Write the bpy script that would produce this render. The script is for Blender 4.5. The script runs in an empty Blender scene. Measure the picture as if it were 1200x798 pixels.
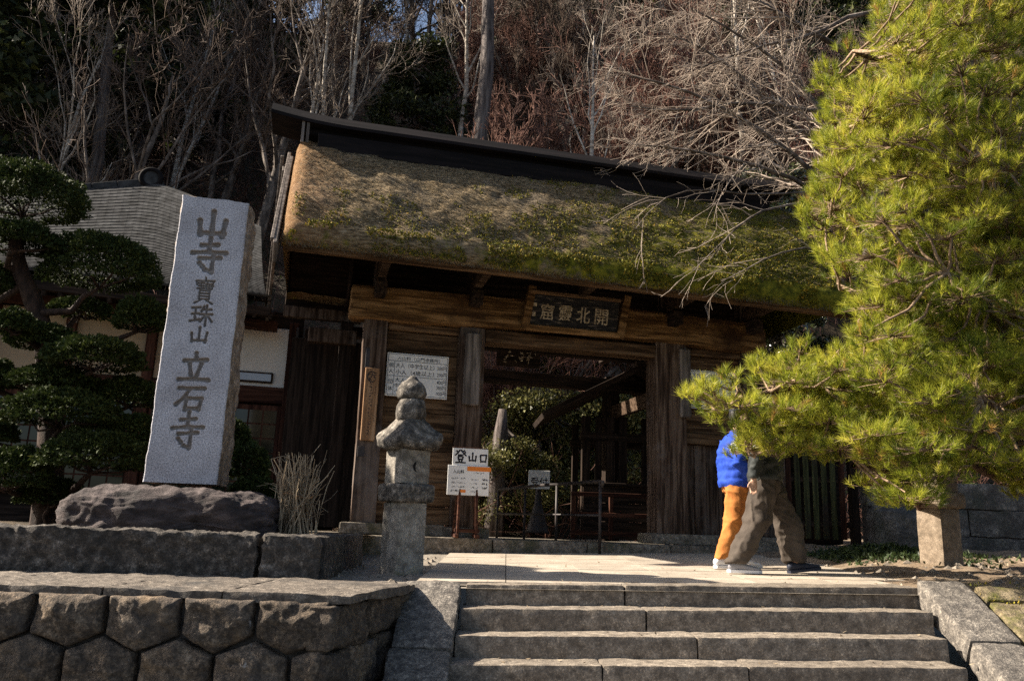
import bpy, bmesh, math, random
import numpy as np
from mathutils import Vector, Matrix

random.seed(7)
RNG = np.random.default_rng(11)
rad = math.radians
scene = bpy.context.scene
C = scene.collection

# ------------------------------------------------------------------ camera
FPX, PITCH, ROLL = 950.0, rad(13.1), rad(2.05)
CAM = np.array([0.0, 0.0, 0.47])
_F = np.array([0, math.cos(PITCH), math.sin(PITCH)])
_U0 = np.array([0, -math.sin(PITCH), math.cos(PITCH)])
_R = np.array([math.cos(ROLL), 0, 0]) + math.sin(ROLL) * _U0
_U = np.array([-math.sin(ROLL), 0, 0]) + math.cos(ROLL) * _U0
cd = bpy.data.cameras.new('camera')
cam = bpy.data.objects.new('camera', cd)
C.objects.link(cam)
cd.sensor_width = 36.0
cd.lens = FPX / 1200 * 36
cd.clip_start, cd.clip_end = 0.05, 2000
m = Matrix.Identity(4)
for i in range(3):
    m[i][0], m[i][1], m[i][2], m[i][3] = _R[i], _U[i], -_F[i], CAM[i]
cam.matrix_world = m
scene.camera = cam

# ------------------------------------------------------------------ light
SUN_EL, SUN_BACK = rad(37), rad(4.0)          # from the left, a little behind the gate
w = bpy.data.worlds.new('World')
scene.world = w
w.use_nodes = True
wn = w.node_tree.nodes
sky = wn.new('ShaderNodeTexSky')
sky.sky_type = 'NISHITA'
sky.sun_disc = False
sky.sun_elevation = SUN_EL
sky.sun_rotation = -(math.pi / 2 - SUN_BACK)
sky.air_density, sky.dust_density = 1.0, 2.5
bg = wn['Background']
bg.inputs['Strength'].default_value = 0.056
w.node_tree.links.new(sky.outputs[0], bg.inputs['Color'])
SUNV = Vector((-math.cos(SUN_EL) * math.cos(SUN_BACK), math.cos(SUN_EL) * math.sin(SUN_BACK), math.sin(SUN_EL)))
sl = bpy.data.lights.new('sun', 'SUN')
sl.energy, sl.angle, sl.color = 5.0, rad(0.53), (1.0, 0.89, 0.745)
so = bpy.data.objects.new('sun', sl)
so.rotation_euler = SUNV.to_track_quat('Z', 'Y').to_euler()
so.location = (-30, 5, 40)
C.objects.link(so)
vs = scene.view_settings
vs.view_transform, vs.look, vs.gamma, vs.exposure = 'Standard', 'None', 1.0, 1.55
vs.use_curve_mapping = False
scene.render.engine = 'CYCLES'
scene.cycles.max_bounces = 6
scene.cycles.diffuse_bounces = 3
scene.cycles.transparent_max_bounces = 6
scene.cycles.use_denoising = False

# ------------------------------------------------------------------ geometry helpers
def ray(x, y):
    return _F + (x - 600) / FPX * _R + (399 - y) / FPX * _U
def P(x, y, Y):                     # pixel of the photo at ground distance Y
    d = ray(x, y); return CAM + d * (Y / d[1])
TH = rad(13.5)
gX = np.array([math.cos(TH), math.sin(TH), 0]); gY = np.array([-math.sin(TH), math.cos(TH), 0])
gO = P(422, 612, 11.5) * np.array([1, 1, 0])
def G(x, y, t):                     # pixel -> gate coordinates (s, t, z) on the plane t
    d = ray(x, y); o = gO + gY * t
    q = CAM + d * (np.dot(o - CAM, gY) / np.dot(d, gY)) - gO
    return np.array([q @ gX, t, q[2]])
def GW(s, t, z): return gO + gX * s + gY * t + np.array([0, 0, z])
def zg(x, y): return 0.035 + 0.02 * x + 0.028 * (y - 6.8)

def _h(ix, iy, iz, s):
    h = (ix * 374761393 + iy * 668265263 + iz * 2147483647 + s * 1274126177) & 0xffffffff
    h = ((h ^ (h >> 13)) * 1274126177) & 0xffffffff
    return ((h ^ (h >> 16)) & 0xffff) / 65535.0
def vnoise(p, s=0):
    p = np.asarray(p, float); i = np.floor(p).astype(np.int64); f = p - i; f = f * f * (3 - 2 * f)
    r = 0
    for dx in (0, 1):
        for dy in (0, 1):
            for dz in (0, 1):
                wgt = (f[:, 0] if dx else 1 - f[:, 0]) * (f[:, 1] if dy else 1 - f[:, 1]) * (f[:, 2] if dz else 1 - f[:, 2])
                r = r + wgt * _h(i[:, 0] + dx, i[:, 1] + dy, i[:, 2] + dz, s)
    return r * 2 - 1
def fbm(p, s=0, o=4):
    p = np.asarray(p, float); r = 0; a = .5
    for k in range(o):
        r = r + a * vnoise(p * 2 ** k, s + k); a *= .5
    return r

def add_mesh(name, V, Fc, mat=None, parent=None, smooth=False, loc=None, mi=None):
    me = bpy.data.meshes.new(name)
    if isinstance(Fc, np.ndarray):
        V = np.ascontiguousarray(V, np.float32); k = Fc.shape[1]; n = len(Fc)
        me.vertices.add(len(V)); me.vertices.foreach_set('co', V.ravel())
        me.loops.add(n * k); me.loops.foreach_set('vertex_index', np.ascontiguousarray(Fc, np.int32).ravel())
        me.polygons.add(n)
        me.polygons.foreach_set('loop_start', np.arange(0, n * k, k, dtype=np.int32))
        me.update(calc_edges=True)
    else:
        me.from_pydata([tuple(map(float, v)) for v in V], [], Fc)
    if smooth:
        me.polygons.foreach_set('use_smooth', np.ones(len(me.polygons), bool))
    if mat is not None:
        for q in (mat if isinstance(mat, (list, tuple)) else [mat]): me.materials.append(q)
    if mi is not None: me.polygons.foreach_set('material_index', np.asarray(mi, np.int32))
    me.update()
    return link(name, me, parent, loc)
def link(name, me, parent=None, loc=None):
    o = bpy.data.objects.new(name, me); C.objects.link(o)
    if parent is not None: o.parent = parent
    if loc is not None: o.location = loc
    return o
def tag(o, label=None, cat=None, group=None, kind=None):
    if label: o['label'] = label
    if cat: o['category'] = cat
    if group: o['group'] = group
    if kind: o['kind'] = kind
    return o
def thing(name, label, cat, loc=(0, 0, 0), rz=0, group=None):
    o = bpy.data.objects.new(name, None); C.objects.link(o)
    o.location = tuple(float(q) for q in loc); o.rotation_euler = (0, 0, rz); o.empty_display_size = .2
    return tag(o, label, cat, group)
def copy_tree(o, parent=None):
    c = o.copy(); C.objects.link(c); c.parent = parent
    for ch in list(o.children): copy_tree(ch, c)
    return c

class MB:
    """collects pieces, builds ONE mesh object"""
    def __init__(s): s.v = []; s.f = []
    def raw(s, V, Fc):
        b = len(s.v); s.v += [tuple(map(float, q)) for q in V]; s.f += [tuple(int(i) + b for i in fc) for fc in Fc]; return s
    def box(s, lo, hi, ch=0.006, M=None):
        lo = np.minimum(lo, hi) * 1.0; hi2 = np.maximum(np.array(lo), hi)
        lo = np.array(lo, float); hi = np.array(hi2, float)
        c = min(ch, *(0.3 * (hi - lo)))
        V = []; idx = {}
        for sx in (0, 1):
            for sy in (0, 1):
                for sz in (0, 1):
                    q = np.array([(lo, hi)[sx][0], (lo, hi)[sy][1], (lo, hi)[sz][2]])
                    d = np.array([c if not sx else -c, c if not sy else -c, c if not sz else -c])
                    for a in range(3):
                        r = q + d; r[a] = q[a]; idx[(sx, sy, sz, a)] = len(V); V.append(r)
        Fc = []
        def ring(a, val):
            o = [(0, 0), (1, 0), (1, 1), (0, 1)]; out = []
            for (u, v) in o:
                k = [0, 0, 0]; k[a] = val; k[(a + 1) % 3] = u; k[(a + 2) % 3] = v; out.append(idx[(*k, a)])
            return out if val else out[::-1]
        for a in range(3):
            for val in (0, 1): Fc.append(ring(a, val))
        for a in range(3):          # edges along axis a
            b_, c_ = (a + 1) % 3, (a + 2) % 3
            for u in (0, 1):
                for v in (0, 1):
                    k0 = [0, 0, 0]; k1 = [0, 0, 0]; k1[a] = 1
                    for k in (k0, k1): k[b_] = u; k[c_] = v
                    q = [idx[(*k0, b_)], idx[(*k1, b_)], idx[(*k1, c_)], idx[(*k0, c_)]]
                    Fc.append(q if (u == v) else q[::-1])
        for sx in (0, 1):
            for sy in (0, 1):
                for sz in (0, 1):
                    q = [idx[(sx, sy, sz, a)] for a in range(3)]
                    Fc.append(q if (sx + sy + sz) % 2 else q[::-1])
        if M is not None: V = [M @ Vector(q) for q in V]
        return s.raw(V, Fc)
    def tube(s, pts, rads, n=6, cap=True, ell=None):
        pts = [np.array(q, float) for q in pts]; rings = []
        t0 = pts[1] - pts[0]; t0 /= np.linalg.norm(t0) + 1e-9
        a = np.array([0, 0, 1.0]) if abs(t0[2]) < .9 else np.array([1.0, 0, 0])
        u = np.cross(t0, a); u /= np.linalg.norm(u); V = []
        for i, q in enumerate(pts):
            t = pts[min(i + 1, len(pts) - 1)] - pts[max(i - 1, 0)]; t /= np.linalg.norm(t) + 1e-9
            u = u - t * np.dot(u, t); u /= np.linalg.norm(u) + 1e-9; v = np.cross(t, u)
            r = rads[i] if hasattr(rads, '__len__') else rads
            for k in range(n):
                an = 2 * math.pi * k / n
                V.append(q + (u * math.cos(an) + v * math.sin(an)) * r)
        Fc = []
        for i in range(len(pts) - 1):
            for k in range(n):
                k2 = (k + 1) % n
                Fc.append((i * n + k, i * n + k2, (i + 1) * n + k2, (i + 1) * n + k))
        if cap:
            Fc.append(tuple(range(n))[::-1]); Fc.append(tuple((len(pts) - 1) * n + k for k in range(n)))
        return s.raw(V, Fc)
    def loft(s, secs, n=16):
        """secs: (centre, rx, ry, axis_x, axis_y) elliptical sections"""
        V = []; Fc = []
        for (c, rx, ry, ax, ay) in secs:
            c = np.array(c, float); ax = np.array(ax, float); ay = np.array(ay, float)
            for k in range(n):
                an = 2 * math.pi * k / n; V.append(c + ax * rx * math.cos(an) + ay * ry * math.sin(an))
        for i in range(len(secs) - 1):
            for k in range(n):
                k2 = (k + 1) % n; Fc.append((i * n + k, i * n + k2, (i + 1) * n + k2, (i + 1) * n + k))
        Fc.append(tuple(range(n))[::-1]); Fc.append(tuple((len(secs) - 1) * n + k for k in range(n)))
        return s.raw(V, Fc)
    def prism(s, poly, axis, lo, hi):
        """poly: 2-D outline extruded along axis (0,1,2)"""
        V = []; n = len(poly)
        for d in (lo, hi):
            for (a, b_) in poly:
                q = [0, 0, 0]; q[axis] = d; q[(axis + 1) % 3] = a; q[(axis + 2) % 3] = b_; V.append(q)
        Fc = [tuple(range(n))[::-1], tuple(range(n, 2 * n))]
        for k in range(n):
            k2 = (k + 1) % n; Fc.append((k, k2, n + k2, n + k))
        return s.raw(V, Fc)
    def build(s, name, mat, parent=None, smooth=False, loc=None, fix=False):
        o = add_mesh(name, s.v, s.f, mat, parent, smooth, loc)
        if fix:
            bm = bmesh.new(); bm.from_mesh(o.data); bmesh.ops.recalc_face_normals(bm, faces=bm.faces); bm.to_mesh(o.data); bm.free()
        return o

def box(name, lo, hi, mat, parent=None, ch=0.008):
    """a chamfered box whose origin is at its own centre"""
    lo = np.array(lo, float); hi = np.array(hi, float); c = (lo + hi) / 2
    return MB().box(lo - c, hi - c, ch).build(name, mat, parent, loc=tuple(c))
def beam(name, a, b, wdt, hgt, mat, parent=None, ch=0.008, roll=0):
    """a chamfered bar from a to b, its length along local x"""
    a = Vector([float(q) for q in a]); b = Vector([float(q) for q in b]); d = b - a
    o = MB().box((-d.length / 2, -wdt / 2, -hgt / 2), (d.length / 2, wdt / 2, hgt / 2), ch).build(name, mat, parent)
    x = d.normalized(); up = Vector((0, 0, 1)) if abs(x.z) < .95 else Vector((0, 1, 0))
    y = up.cross(x).normalized(); z = x.cross(y)
    o.matrix_local = Matrix.Translation((a + b) / 2) @ Matrix((x, y, z)).transposed().to_4x4() @ Matrix.Rotation(roll, 4, 'X')
    return o
def rough_box(size, seg=.05, rnd=.02, amp=.012, fr=5, seed=0, fine=.5):
    """numpy rough stone block centred at 0: rounded edges + noise. returns V,F"""
    sx, sy, sz = size; h = np.array(size) / 2.0; Vs = []; Fs = []; b = 0
    def lin(L): return np.linspace(-1, 1, max(3, int(round(L / seg)) + 1))
    for a in range(3):
        u, v = (a + 1) % 3, (a + 2) % 3
        U_, V_ = lin(size[u]), lin(size[v]); nu, nv = len(U_), len(V_)
        uu, vv = np.meshgrid(U_, V_, indexing='ij')
        for sg in (-1, 1):
            q = np.zeros((nu * nv, 3)); q[:, a] = sg * h[a]; q[:, u] = uu.ravel() * h[u]; q[:, v] = vv.ravel() * h[v]
            i = np.arange(nu * nv).reshape(nu, nv)
            f = np.stack([i[:-1, :-1], i[1:, :-1], i[1:, 1:], i[:-1, 1:]], -1).reshape(-1, 4)
            if sg < 0: f = f[:, ::-1]
            Vs.append(q); Fs.append(f + b); b += len(q)
    V = np.concatenate(Vs); Fc = np.concatenate(Fs)
    r = min(rnd, .45 * min(size)); inner = np.clip(V, -(h - r), h - r); d = V - inner
    L = np.linalg.norm(d, axis=1, keepdims=True); nrm = d / np.maximum(L, 1e-9)
    V = inner + nrm * np.minimum(L, r)
    off = seed * 13.7
    nn = fbm(V * fr + off, 3, 3)[:, None] * amp + fbm(V * fr * 4 + off, 9, 2)[:, None] * amp * fine
    V = V + nrm * nn * (L > 1e-6)
    return V, Fc
def stone(name, lo, hi, mat, parent=None, seg=.05, rnd=.02, amp=.01, fr=5, seed=0, fine=.5, rz=0, smooth=True):
    lo = np.array(lo, float); hi = np.array(hi, float); c = (lo + hi) / 2
    V, Fc = rough_box(np.abs(hi - lo), seg, rnd, amp, fr, seed, fine)
    o = add_mesh(name, V, Fc, mat, parent, smooth, tuple(c)); o.rotation_euler = (0, 0, rz)
    return o
def foliage(name, V, nper, mat, parent=None, rv=None, loc=None):
    """V: (n*nper,3) vertices of separate faces; rv: one random value per face"""
    n = len(V) // nper
    o = add_mesh(name, V, np.arange(n * nper, dtype=np.int32).reshape(n, nper), mat, parent, False, loc)
    a = o.data.attributes.new('rv', 'FLOAT', 'FACE')
    a.data.foreach_set('value', np.asarray(RNG.random(n) if rv is None else rv, np.float32))
    return o

# ------------------------------------------------------------------ materials
MATS = {}
def newmat(name):
    mt = bpy.data.materials.new(name); mt.use_nodes = True
    return mt, mt.node_tree.nodes, mt.node_tree.links, mt.node_tree.nodes['Principled BSDF']
def ramp(N, cols):
    r = N.new('ShaderNodeValToRGB'); e = r.color_ramp.elements
    while len(e) < len(cols): e.new(0.5)
    for i, c in enumerate(cols):
        e[i].position = c[0]; e[i].color = (*c[1], 1)
    return r
def mixc(N, L, a, b, fac, mode='MIX'):
    x = N.new('ShaderNodeMix'); x.data_type = 'RGBA'; x.blend_type = mode
    for sock, val in ((6, a), (7, b), (0, fac)):
        if hasattr(val, 'is_linked'): L.new(val, x.inputs[sock])
        elif isinstance(val, tuple): x.inputs[sock].default_value = (*val, 1)
        else: x.inputs[sock].default_value = val
    return x.outputs[2]
def mth(N, L, op, a, b=None, clamp=False):
    x = N.new('ShaderNodeMath'); x.operation = op; x.use_clamp = clamp
    for i, val in enumerate((a, b)):
        if val is None: continue
        if hasattr(val, 'is_linked'): L.new(val, x.inputs[i])
        else: x.inputs[i].default_value = val
    return x.outputs[0]
def pmat(name, cols, scale=4, stretch=(1, 1, 1), rough=.85, bump=.4, bdist=.01, rnd=.15, speck=None, blotch=(), spec=.3, detail=9, fine=6, con=(.24, .76), dist=0.0):
    mt, N, L, B = newmat(name)
    tc = N.new('ShaderNodeTexCoord'); oi = N.new('ShaderNodeObjectInfo')
    off = N.new('ShaderNodeVectorMath'); off.operation = 'SCALE'; off.inputs[0].default_value = (17.3, 9.1, 23.7); L.new(oi.outputs['Random'], off.inputs['Scale'])
    add = N.new('ShaderNodeVectorMath'); L.new(tc.outputs['Object'], add.inputs[0]); L.new(off.outputs[0], add.inputs[1])
    mp = N.new('ShaderNodeMapping'); mp.inputs['Scale'].default_value = stretch; L.new(add.outputs[0], mp.inputs[0])
    def noise(sc, det=detail, ro=.6, src=mp.outputs[0]):
        n = N.new('ShaderNodeTexNoise'); n.inputs['Scale'].default_value = sc; n.inputs['Detail'].default_value = det; n.inputs['Roughness'].default_value = ro
        n.inputs['Distortion'].default_value = dist
        L.new(src, n.inputs['Vector']); return n.outputs['Fac']
    n1 = noise(scale); r = ramp(N, cols); mr_ = N.new('ShaderNodeMapRange'); mr_.inputs[1].default_value = con[0]; mr_.inputs[2].default_value = con[1]; L.new(n1, mr_.inputs[0])
    L.new(mr_.outputs[0], r.inputs[0]); col = r.outputs[0]
    if speck:                                   # (scale, dark colour, amount)
        n2 = noise(speck[0], 3, .7); rr = ramp(N, [(.44, (0, 0, 0)), (.58, (1, 1, 1))]); L.new(n2, rr.inputs[0])
        col = mixc(N, L, col, speck[1], mth(N, L, 'MULTIPLY', rr.outputs[0], speck[2]))
        n2b = noise(speck[0] * 1.3 + 3, 2, .6); rb = ramp(N, [(.56, (1, 1, 1)), (.66, (1.75, 1.72, 1.68))]); L.new(n2b, rb.inputs[0])
        col = mixc(N, L, col, rb.outputs[0], 1.0, 'MULTIPLY')
    for (bc, bs, lo, hi) in blotch:             # stains with their own shape
        n3 = noise(bs, 6, .65, add.outputs[0]); rr = ramp(N, [(lo, (0, 0, 0)), (hi, (1, 1, 1))]); L.new(n3, rr.inputs[0])
        col = mixc(N, L, col, bc, rr.outputs[0])
    if rnd:
        k = mth(N, L, 'ADD', mth(N, L, 'MULTIPLY', oi.outputs['Random'], 2 * rnd), 1 - rnd)
        sc = N.new('ShaderNodeVectorMath'); sc.operation = 'SCALE'; L.new(col, sc.inputs[0]); L.new(k, sc.inputs['Scale']); col = sc.outputs[0]
    L.new(col, B.inputs['Base Color'])
    B.inputs['Roughness'].default_value = rough; B.inputs['Specular IOR Level'].default_value = spec
    if bump:
        nf = noise(scale * fine, 5, .7)
        hsum = mth(N, L, 'ADD', n1, mth(N, L, 'MULTIPLY', nf, .5))
        bp = N.new('ShaderNodeBump'); bp.inputs['Strength'].default_value = bump; bp.inputs['Distance'].default_value = bdist
        L.new(hsum, bp.inputs['Height']); L.new(bp.outputs[0], B.inputs['Normal'])
    MATS[name] = mt
    return mt
def leafmat(name, cols, rough=.55, transl=.35, spec=.3):
    mt, N, L, B = newmat(name)
    at = N.new('ShaderNodeAttribute'); at.attribute_name = 'rv'
    r = ramp(N, cols); L.new(at.outputs['Fac'], r.inputs[0])
    L.new(r.outputs[0], B.inputs['Base Color']); B.inputs['Roughness'].default_value = rough
    B.inputs['Specular IOR Level'].default_value = spec
    if transl:
        tr = N.new('ShaderNodeBsdfTranslucent'); L.new(r.outputs[0], tr.inputs[0])
        mx = N.new('ShaderNodeMixShader'); mx.inputs[0].default_value = transl
        L.new(B.outputs[0], mx.inputs[1]); L.new(tr.outputs[0], mx.inputs[2])
        L.new(mx.outputs[0], N['Material Output'].inputs[0])
    return mt
def plain(name, col, rough=.6, spec=.3, metal=0):
    mt, N, L, B = newmat(name)
    B.inputs['Base Color'].default_value = (*col, 1); B.inputs['Roughness'].default_value = rough
    B.inputs['Specular IOR Level'].default_value = spec; B.inputs['Metallic'].default_value = metal
    return mt

def wood(name, c0, c1, c2, axis, **k):
    st = [9, 9, 9]; st[axis] = .55
    return pmat(name, [(.25, c0), (.5, c1), (.75, c2)], scale=k.pop('scale', 2.2), stretch=tuple(st), bump=k.pop('bump', .5), bdist=.006, rough=.9, rnd=k.pop('rnd', .22), spec=.15, fine=4, dist=.25, con=(.3, .7), **k)
GREY_FADE = ((.17, .145, .13), 1.3, .52, .7)
M_wx = wood('gate_wood_x', (.038, .021, .011), (.09, .052, .027), (.16, .1, .056), 0, blotch=[((.2, .115, .055), 1.1, .5, .75)])
M_beam = wood('beam_wood', (.06, .03, .011), (.15, .08, .03), (.26, .15, .066), 0, blotch=[((.04, .02, .01), 1.0, .52, .72)], bump=.8)
M_wz = wood('gate_wood_z', (.03, .018, .012), (.078, .05, .035), (.135, .095, .07), 2, blotch=[((.17, .145, .13), .9, .5, .72)])
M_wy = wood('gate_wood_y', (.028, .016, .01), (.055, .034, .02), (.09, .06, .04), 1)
M_wgrey = wood('grey_board_wood', (.07, .058, .05), (.13, .11, .095), (.2, .17, .15), 2)
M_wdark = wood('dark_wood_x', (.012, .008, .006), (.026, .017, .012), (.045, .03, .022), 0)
M_wdarkz = wood('dark_wood_z', (.012, .008, .006), (.026, .017, .012), (.045, .03, .022), 2)
M_red = wood('red_brown_wood', (.03, .012, .008), (.06, .024, .015), (.09, .04, .025), 0)
M_redz = wood('red_brown_wood_z', (.03, .012, .008), (.06, .024, .015), (.09, .04, .025), 2)
M_fence = wood('fence_wood', (.03, .03, .014), (.055, .058, .024), (.09, .09, .04), 2, blotch=[((.05, .035, .03), 1.2, .5, .7)])
M_plate = wood('name_plate_wood', (.22, .12, .06), (.33, .19, .1), (.42, .26, .15), 2, rnd=.05)
M_ridge = pmat('ridge_metal', [(.3, (.005, .004, .004)), (.7, (.012, .009, .009))], scale=3, stretch=(.4, 4, 4), rough=.8, bump=.2, spec=.12)
M_granite = None
DK = (.022, .021, .021)
M_block = pmat('dark_block_stone', [(.1, (.028, .024, .02)), (.45, (.078, .067, .056)), (.7, (.16, .138, .116)), (.95, (.34, .305, .265))], scale=16, bump=.9, bdist=.02, rnd=.2, speck=(60, (.02, .019, .018), .55), blotch=[((.03, .027, .023), 2.2, .45, .75), ((.24, .22, .195), 13, .63, .72)])
M_kikko = pmat('wall_stone', [(.05, (.04, .031, .023)), (.4, (.105, .08, .058)), (.7, (.19, .142, .098)), (.95, (.34, .265, .19))], scale=15, bump=1.0, bdist=.025, rnd=.28, speck=(45, (.02, .018, .016), .6), blotch=[((.06, .052, .045), 2.0, .46, .75), ((.27, .185, .105), 3, .56, .8), ((.34, .31, .28), 14, .66, .74)])
M_coping = pmat('coping_stone', [(.1, (.06, .05, .04)), (.5, (.15, .125, .1)), (.9, (.29, .25, .205))], scale=16, bump=.8, bdist=.02, speck=(50, (.05, .045, .04), .5), blotch=[((.06, .055, .05), 2.5, .5, .7)])
M_mortar = pmat('wall_joint', [(.3, (.03, .027, .024)), (.7, (.07, .062, .055))], scale=12, bump=.6)
M_step = pmat('step_stone', [(.1, (.085, .07, .054)), (.5, (.2, .168, .132)), (.9, (.35, .3, .24))], scale=15, bump=.7, bdist=.014, rnd=.14, speck=(55, (.05, .045, .04), .45), blotch=[((.12, .1, .08), 1.6, .5, .85), ((.36, .33, .28), 9, .66, .8)])
M_cheek = pmat('cheek_stone', [(.1, (.07, .062, .054)), (.5, (.16, .143, .122)), (.9, (.3, .268, .225))], scale=15, bump=1.0, bdist=.02, rnd=.1, speck=(45, (.04, .036, .034), .6), blotch=[((.3, .27, .23), 6, .62, .72)])
M_mossy = pmat('mossy_slab_stone', [(.25, (.08, .065, .04)), (.5, (.17, .135, .08)), (.8, (.27, .22, .14))], scale=12, bump=1.0, bdist=.025, speck=(40, (.05, .04, .025), .5), blotch=[((.1, .1, .022), 3.2, .5, .62), ((.22, .16, .06), 6, .6, .72)])
M_pave = pmat('paving_stone', [(.2, (.25, .215, .17)), (.5, (.33, .288, .232)), (.8, (.41, .36, .295))], scale=3, bump=.25, bdist=.006, rnd=.08, speck=(60, (.24, .2, .16), .4), blotch=[((.26, .21, .16), 1.6, .5, .75), ((.2, .165, .13), 6, .6, .75)])
M_curb = pmat('curb_stone', [(.25, (.1, .085, .065)), (.5, (.19, .165, .13)), (.8, (.3, .26, .21))], scale=15, bump=.7, bdist=.015, speck=(50, (.06, .05, .04), .5), blotch=[((.06, .06, .03), 2.4, .5, .68)])
M_lantern = pmat('lantern_stone', [(.2, (.13, .115, .095)), (.5, (.27, .245, .205)), (.8, (.4, .365, .31))], scale=10, bump=.8, bdist=.012, rnd=.05, speck=(70, (.09, .08, .07), .5), blotch=[((.1, .09, .07), 3.5, .52, .7), ((.17, .145, .06), 2.2, .6, .75)])
M_lanternd = pmat('lantern_weathered_stone', [(.2, (.04, .036, .03)), (.5, (.15, .132, .11)), (.8, (.36, .32, .27))], scale=14, bump=1.0, bdist=.02, rnd=.05, speck=(60, (.03, .027, .024), .6), blotch=[((.035, .032, .028), 4, .5, .65)])
M_lanternr = pmat('lantern_tan_stone', [(.2, (.13, .1, .07)), (.5, (.21, .162, .115)), (.8, (.28, .222, .163))], scale=10, bump=.8, bdist=.012, rnd=.05, speck=(80, (.07, .055, .04), .55))
M_rock = pmat('base_rock', [(.1, (.024, .019, .019)), (.5, (.075, .058, .055)), (.9, (.16, .128, .12))], scale=6, stretch=(1, 1, 2.5), bump=1.0, bdist=.04, blotch=[((.03, .026, .025), 3, .52, .66), ((.2, .17, .16), 9, .66, .76)])
M_dirt = pmat('dirt', [(.2, (.12, .085, .055)), (.5, (.2, .15, .1)), (.8, (.29, .225, .155))], scale=2.5, bump=.8, bdist=.03, rnd=0, speck=(40, (.09, .065, .045), .5), fine=14)
M_darkground = pmat('dark_ground', [(.2, (.035, .034, .033)), (.8, (.065, .062, .06))], scale=20, bump=.4, rnd=0)  # unseen foreground, set dark so less light bounces onto the steps and wall
M_gravel = pmat('terrace_earth', [(.2, (.14, .12, .095)), (.5, (.22, .195, .16)), (.8, (.32, .285, .24))], scale=12, bump=.8, bdist=.02, rnd=0, speck=(70, (.08, .07, .06), .5))
M_litter = pmat('leaf_litter', [(.2, (.02, .015, .008)), (.5, (.05, .036, .02)), (.8, (.1, .07, .04))], scale=1.2, bump=.8, bdist=.2, rnd=0)
M_plaster = pmat('cream_plaster', [(.3, (.68, .63, .56)), (.7, (.76, .71, .64))], scale=2, bump=.1, rnd=.04)
M_plasterw = pmat('white_plaster', [(.3, (.66, .66, .69)), (.7, (.74, .74, .77))], scale=2, bump=.1, rnd=.04)
M_tile = pmat('grey_roof_tile', [(.25, (.026, .026, .026)), (.5, (.042, .042, .042)), (.8, (.07, .07, .07))], scale=5, rough=.92, bump=.2, rnd=0, spec=.05, blotch=[((.022, .022, .022), 9, .55, .7)])
M_white = pmat('white_board', [(.3, (.7, .69, .66)), (.7, (.78, .77, .74))], scale=3, bump=.03, rnd=.02, rough=.6)
M_ink = plain('black_ink', (.018, .017, .02), .7)
M_orange = plain('orange_print', (.75, .22, .03), .6)
M_paper = plain('paper_slip', (.74, .73, .7), .7)
M_metal = pmat('dark_metal', [(.3, (.02, .016, .015)), (.7, (.045, .035, .032))], scale=6, rough=.55, bump=.15, spec=.4)
M_alu = plain('bare_metal', (.35, .35, .36), .4, .5, .8)
M_gold = pmat('faded_gilt', [(.3, (.2, .155, .1)), (.7, (.48, .4, .29))], scale=18, bump=.3, rnd=.05)
M_lacquer = pmat('worn_black_lacquer', [(.3, (.008, .008, .01)), (.62, (.022, .02, .02)), (.8, (.14, .115, .09))], scale=12, stretch=(.4, 3, 3), bump=.4, rnd=.05)
M_bark = pmat('pine_bark', [(.25, (.035, .02, .014)), (.5, (.1, .055, .035)), (.8, (.19, .115, .075))], scale=7, stretch=(3, 3, 1), bump=1.0, bdist=.03, rnd=.1)
M_twig = pmat('pine_twig', [(.3, (.13, .085, .05)), (.7, (.3, .21, .14))], scale=20, bump=.3, rnd=.1)
M_greybark = pmat('grey_bark', [(.25, (.04, .031, .025)), (.5, (.1, .08, .066)), (.8, (.22, .185, .16))], scale=3, stretch=(2, 2, .6), bump=.8, bdist=.03, rnd=.25)
M_palebark = pmat('pale_bark', [(.25, (.22, .18, .14)), (.5, (.42, .37, .31)), (.8, (.62, .57, .5))], scale=3, stretch=(1, 1, 3), bump=.4, bdist=.02, rnd=.15)
M_redtwig = pmat('red_brown_twig', [(.3, (.085, .038, .028)), (.7, (.25, .13, .095))], scale=2, bump=0, rnd=.25)
M_greytwig = pmat('grey_twig', [(.3, (.05, .033, .024)), (.7, (.17, .12, .09))], scale=2, bump=0, rnd=.25)
M_overtwig = pmat('silver_twig', [(.2, (.18, .14, .11)), (.8, (.44, .36, .29))], scale=2, bump=0, rnd=.1)
M_paletwig = pmat('pale_twig', [(.3, (.13, .1, .078)), (.7, (.3, .24, .19))], scale=2, bump=0, rnd=.2)
M_cedarbark = pmat('cedar_bark', [(.25, (.045, .034, .03)), (.5, (.115, .092, .082)), (.8, (.2, .17, .155))], scale=3, stretch=(5, 5, .4), bump=.9, bdist=.04, rnd=.15)
M_needle = leafmat('pine_needle', [(0, (.05, .08, .01)), (.3, (.16, .2, .02)), (.65, (.42, .43, .045)), (.92, (.62, .56, .09)), (1, (.42, .26, .07))], .45, .5, .35)
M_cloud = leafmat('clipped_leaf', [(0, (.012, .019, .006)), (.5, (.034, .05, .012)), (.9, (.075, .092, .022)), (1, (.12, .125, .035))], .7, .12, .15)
M_darkbark = pmat('dark_bark', [(.3, (.02, .012, .009)), (.7, (.06, .036, .026))], scale=8, stretch=(2, 2, 1), bump=.8, bdist=.02)
M_plastershade = pmat('shaded_plaster', [(.3, (.36, .26, .16)), (.7, (.44, .33, .21))], scale=2, bump=.1, rnd=.04)  # the cream plaster with the shade on the left panels put into its colour
M_conifer = leafmat('conifer_leaf', [(0, (.012, .018, .007)), (.6, (.034, .045, .014)), (1, (.075, .085, .02))], .6, .2)
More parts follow.
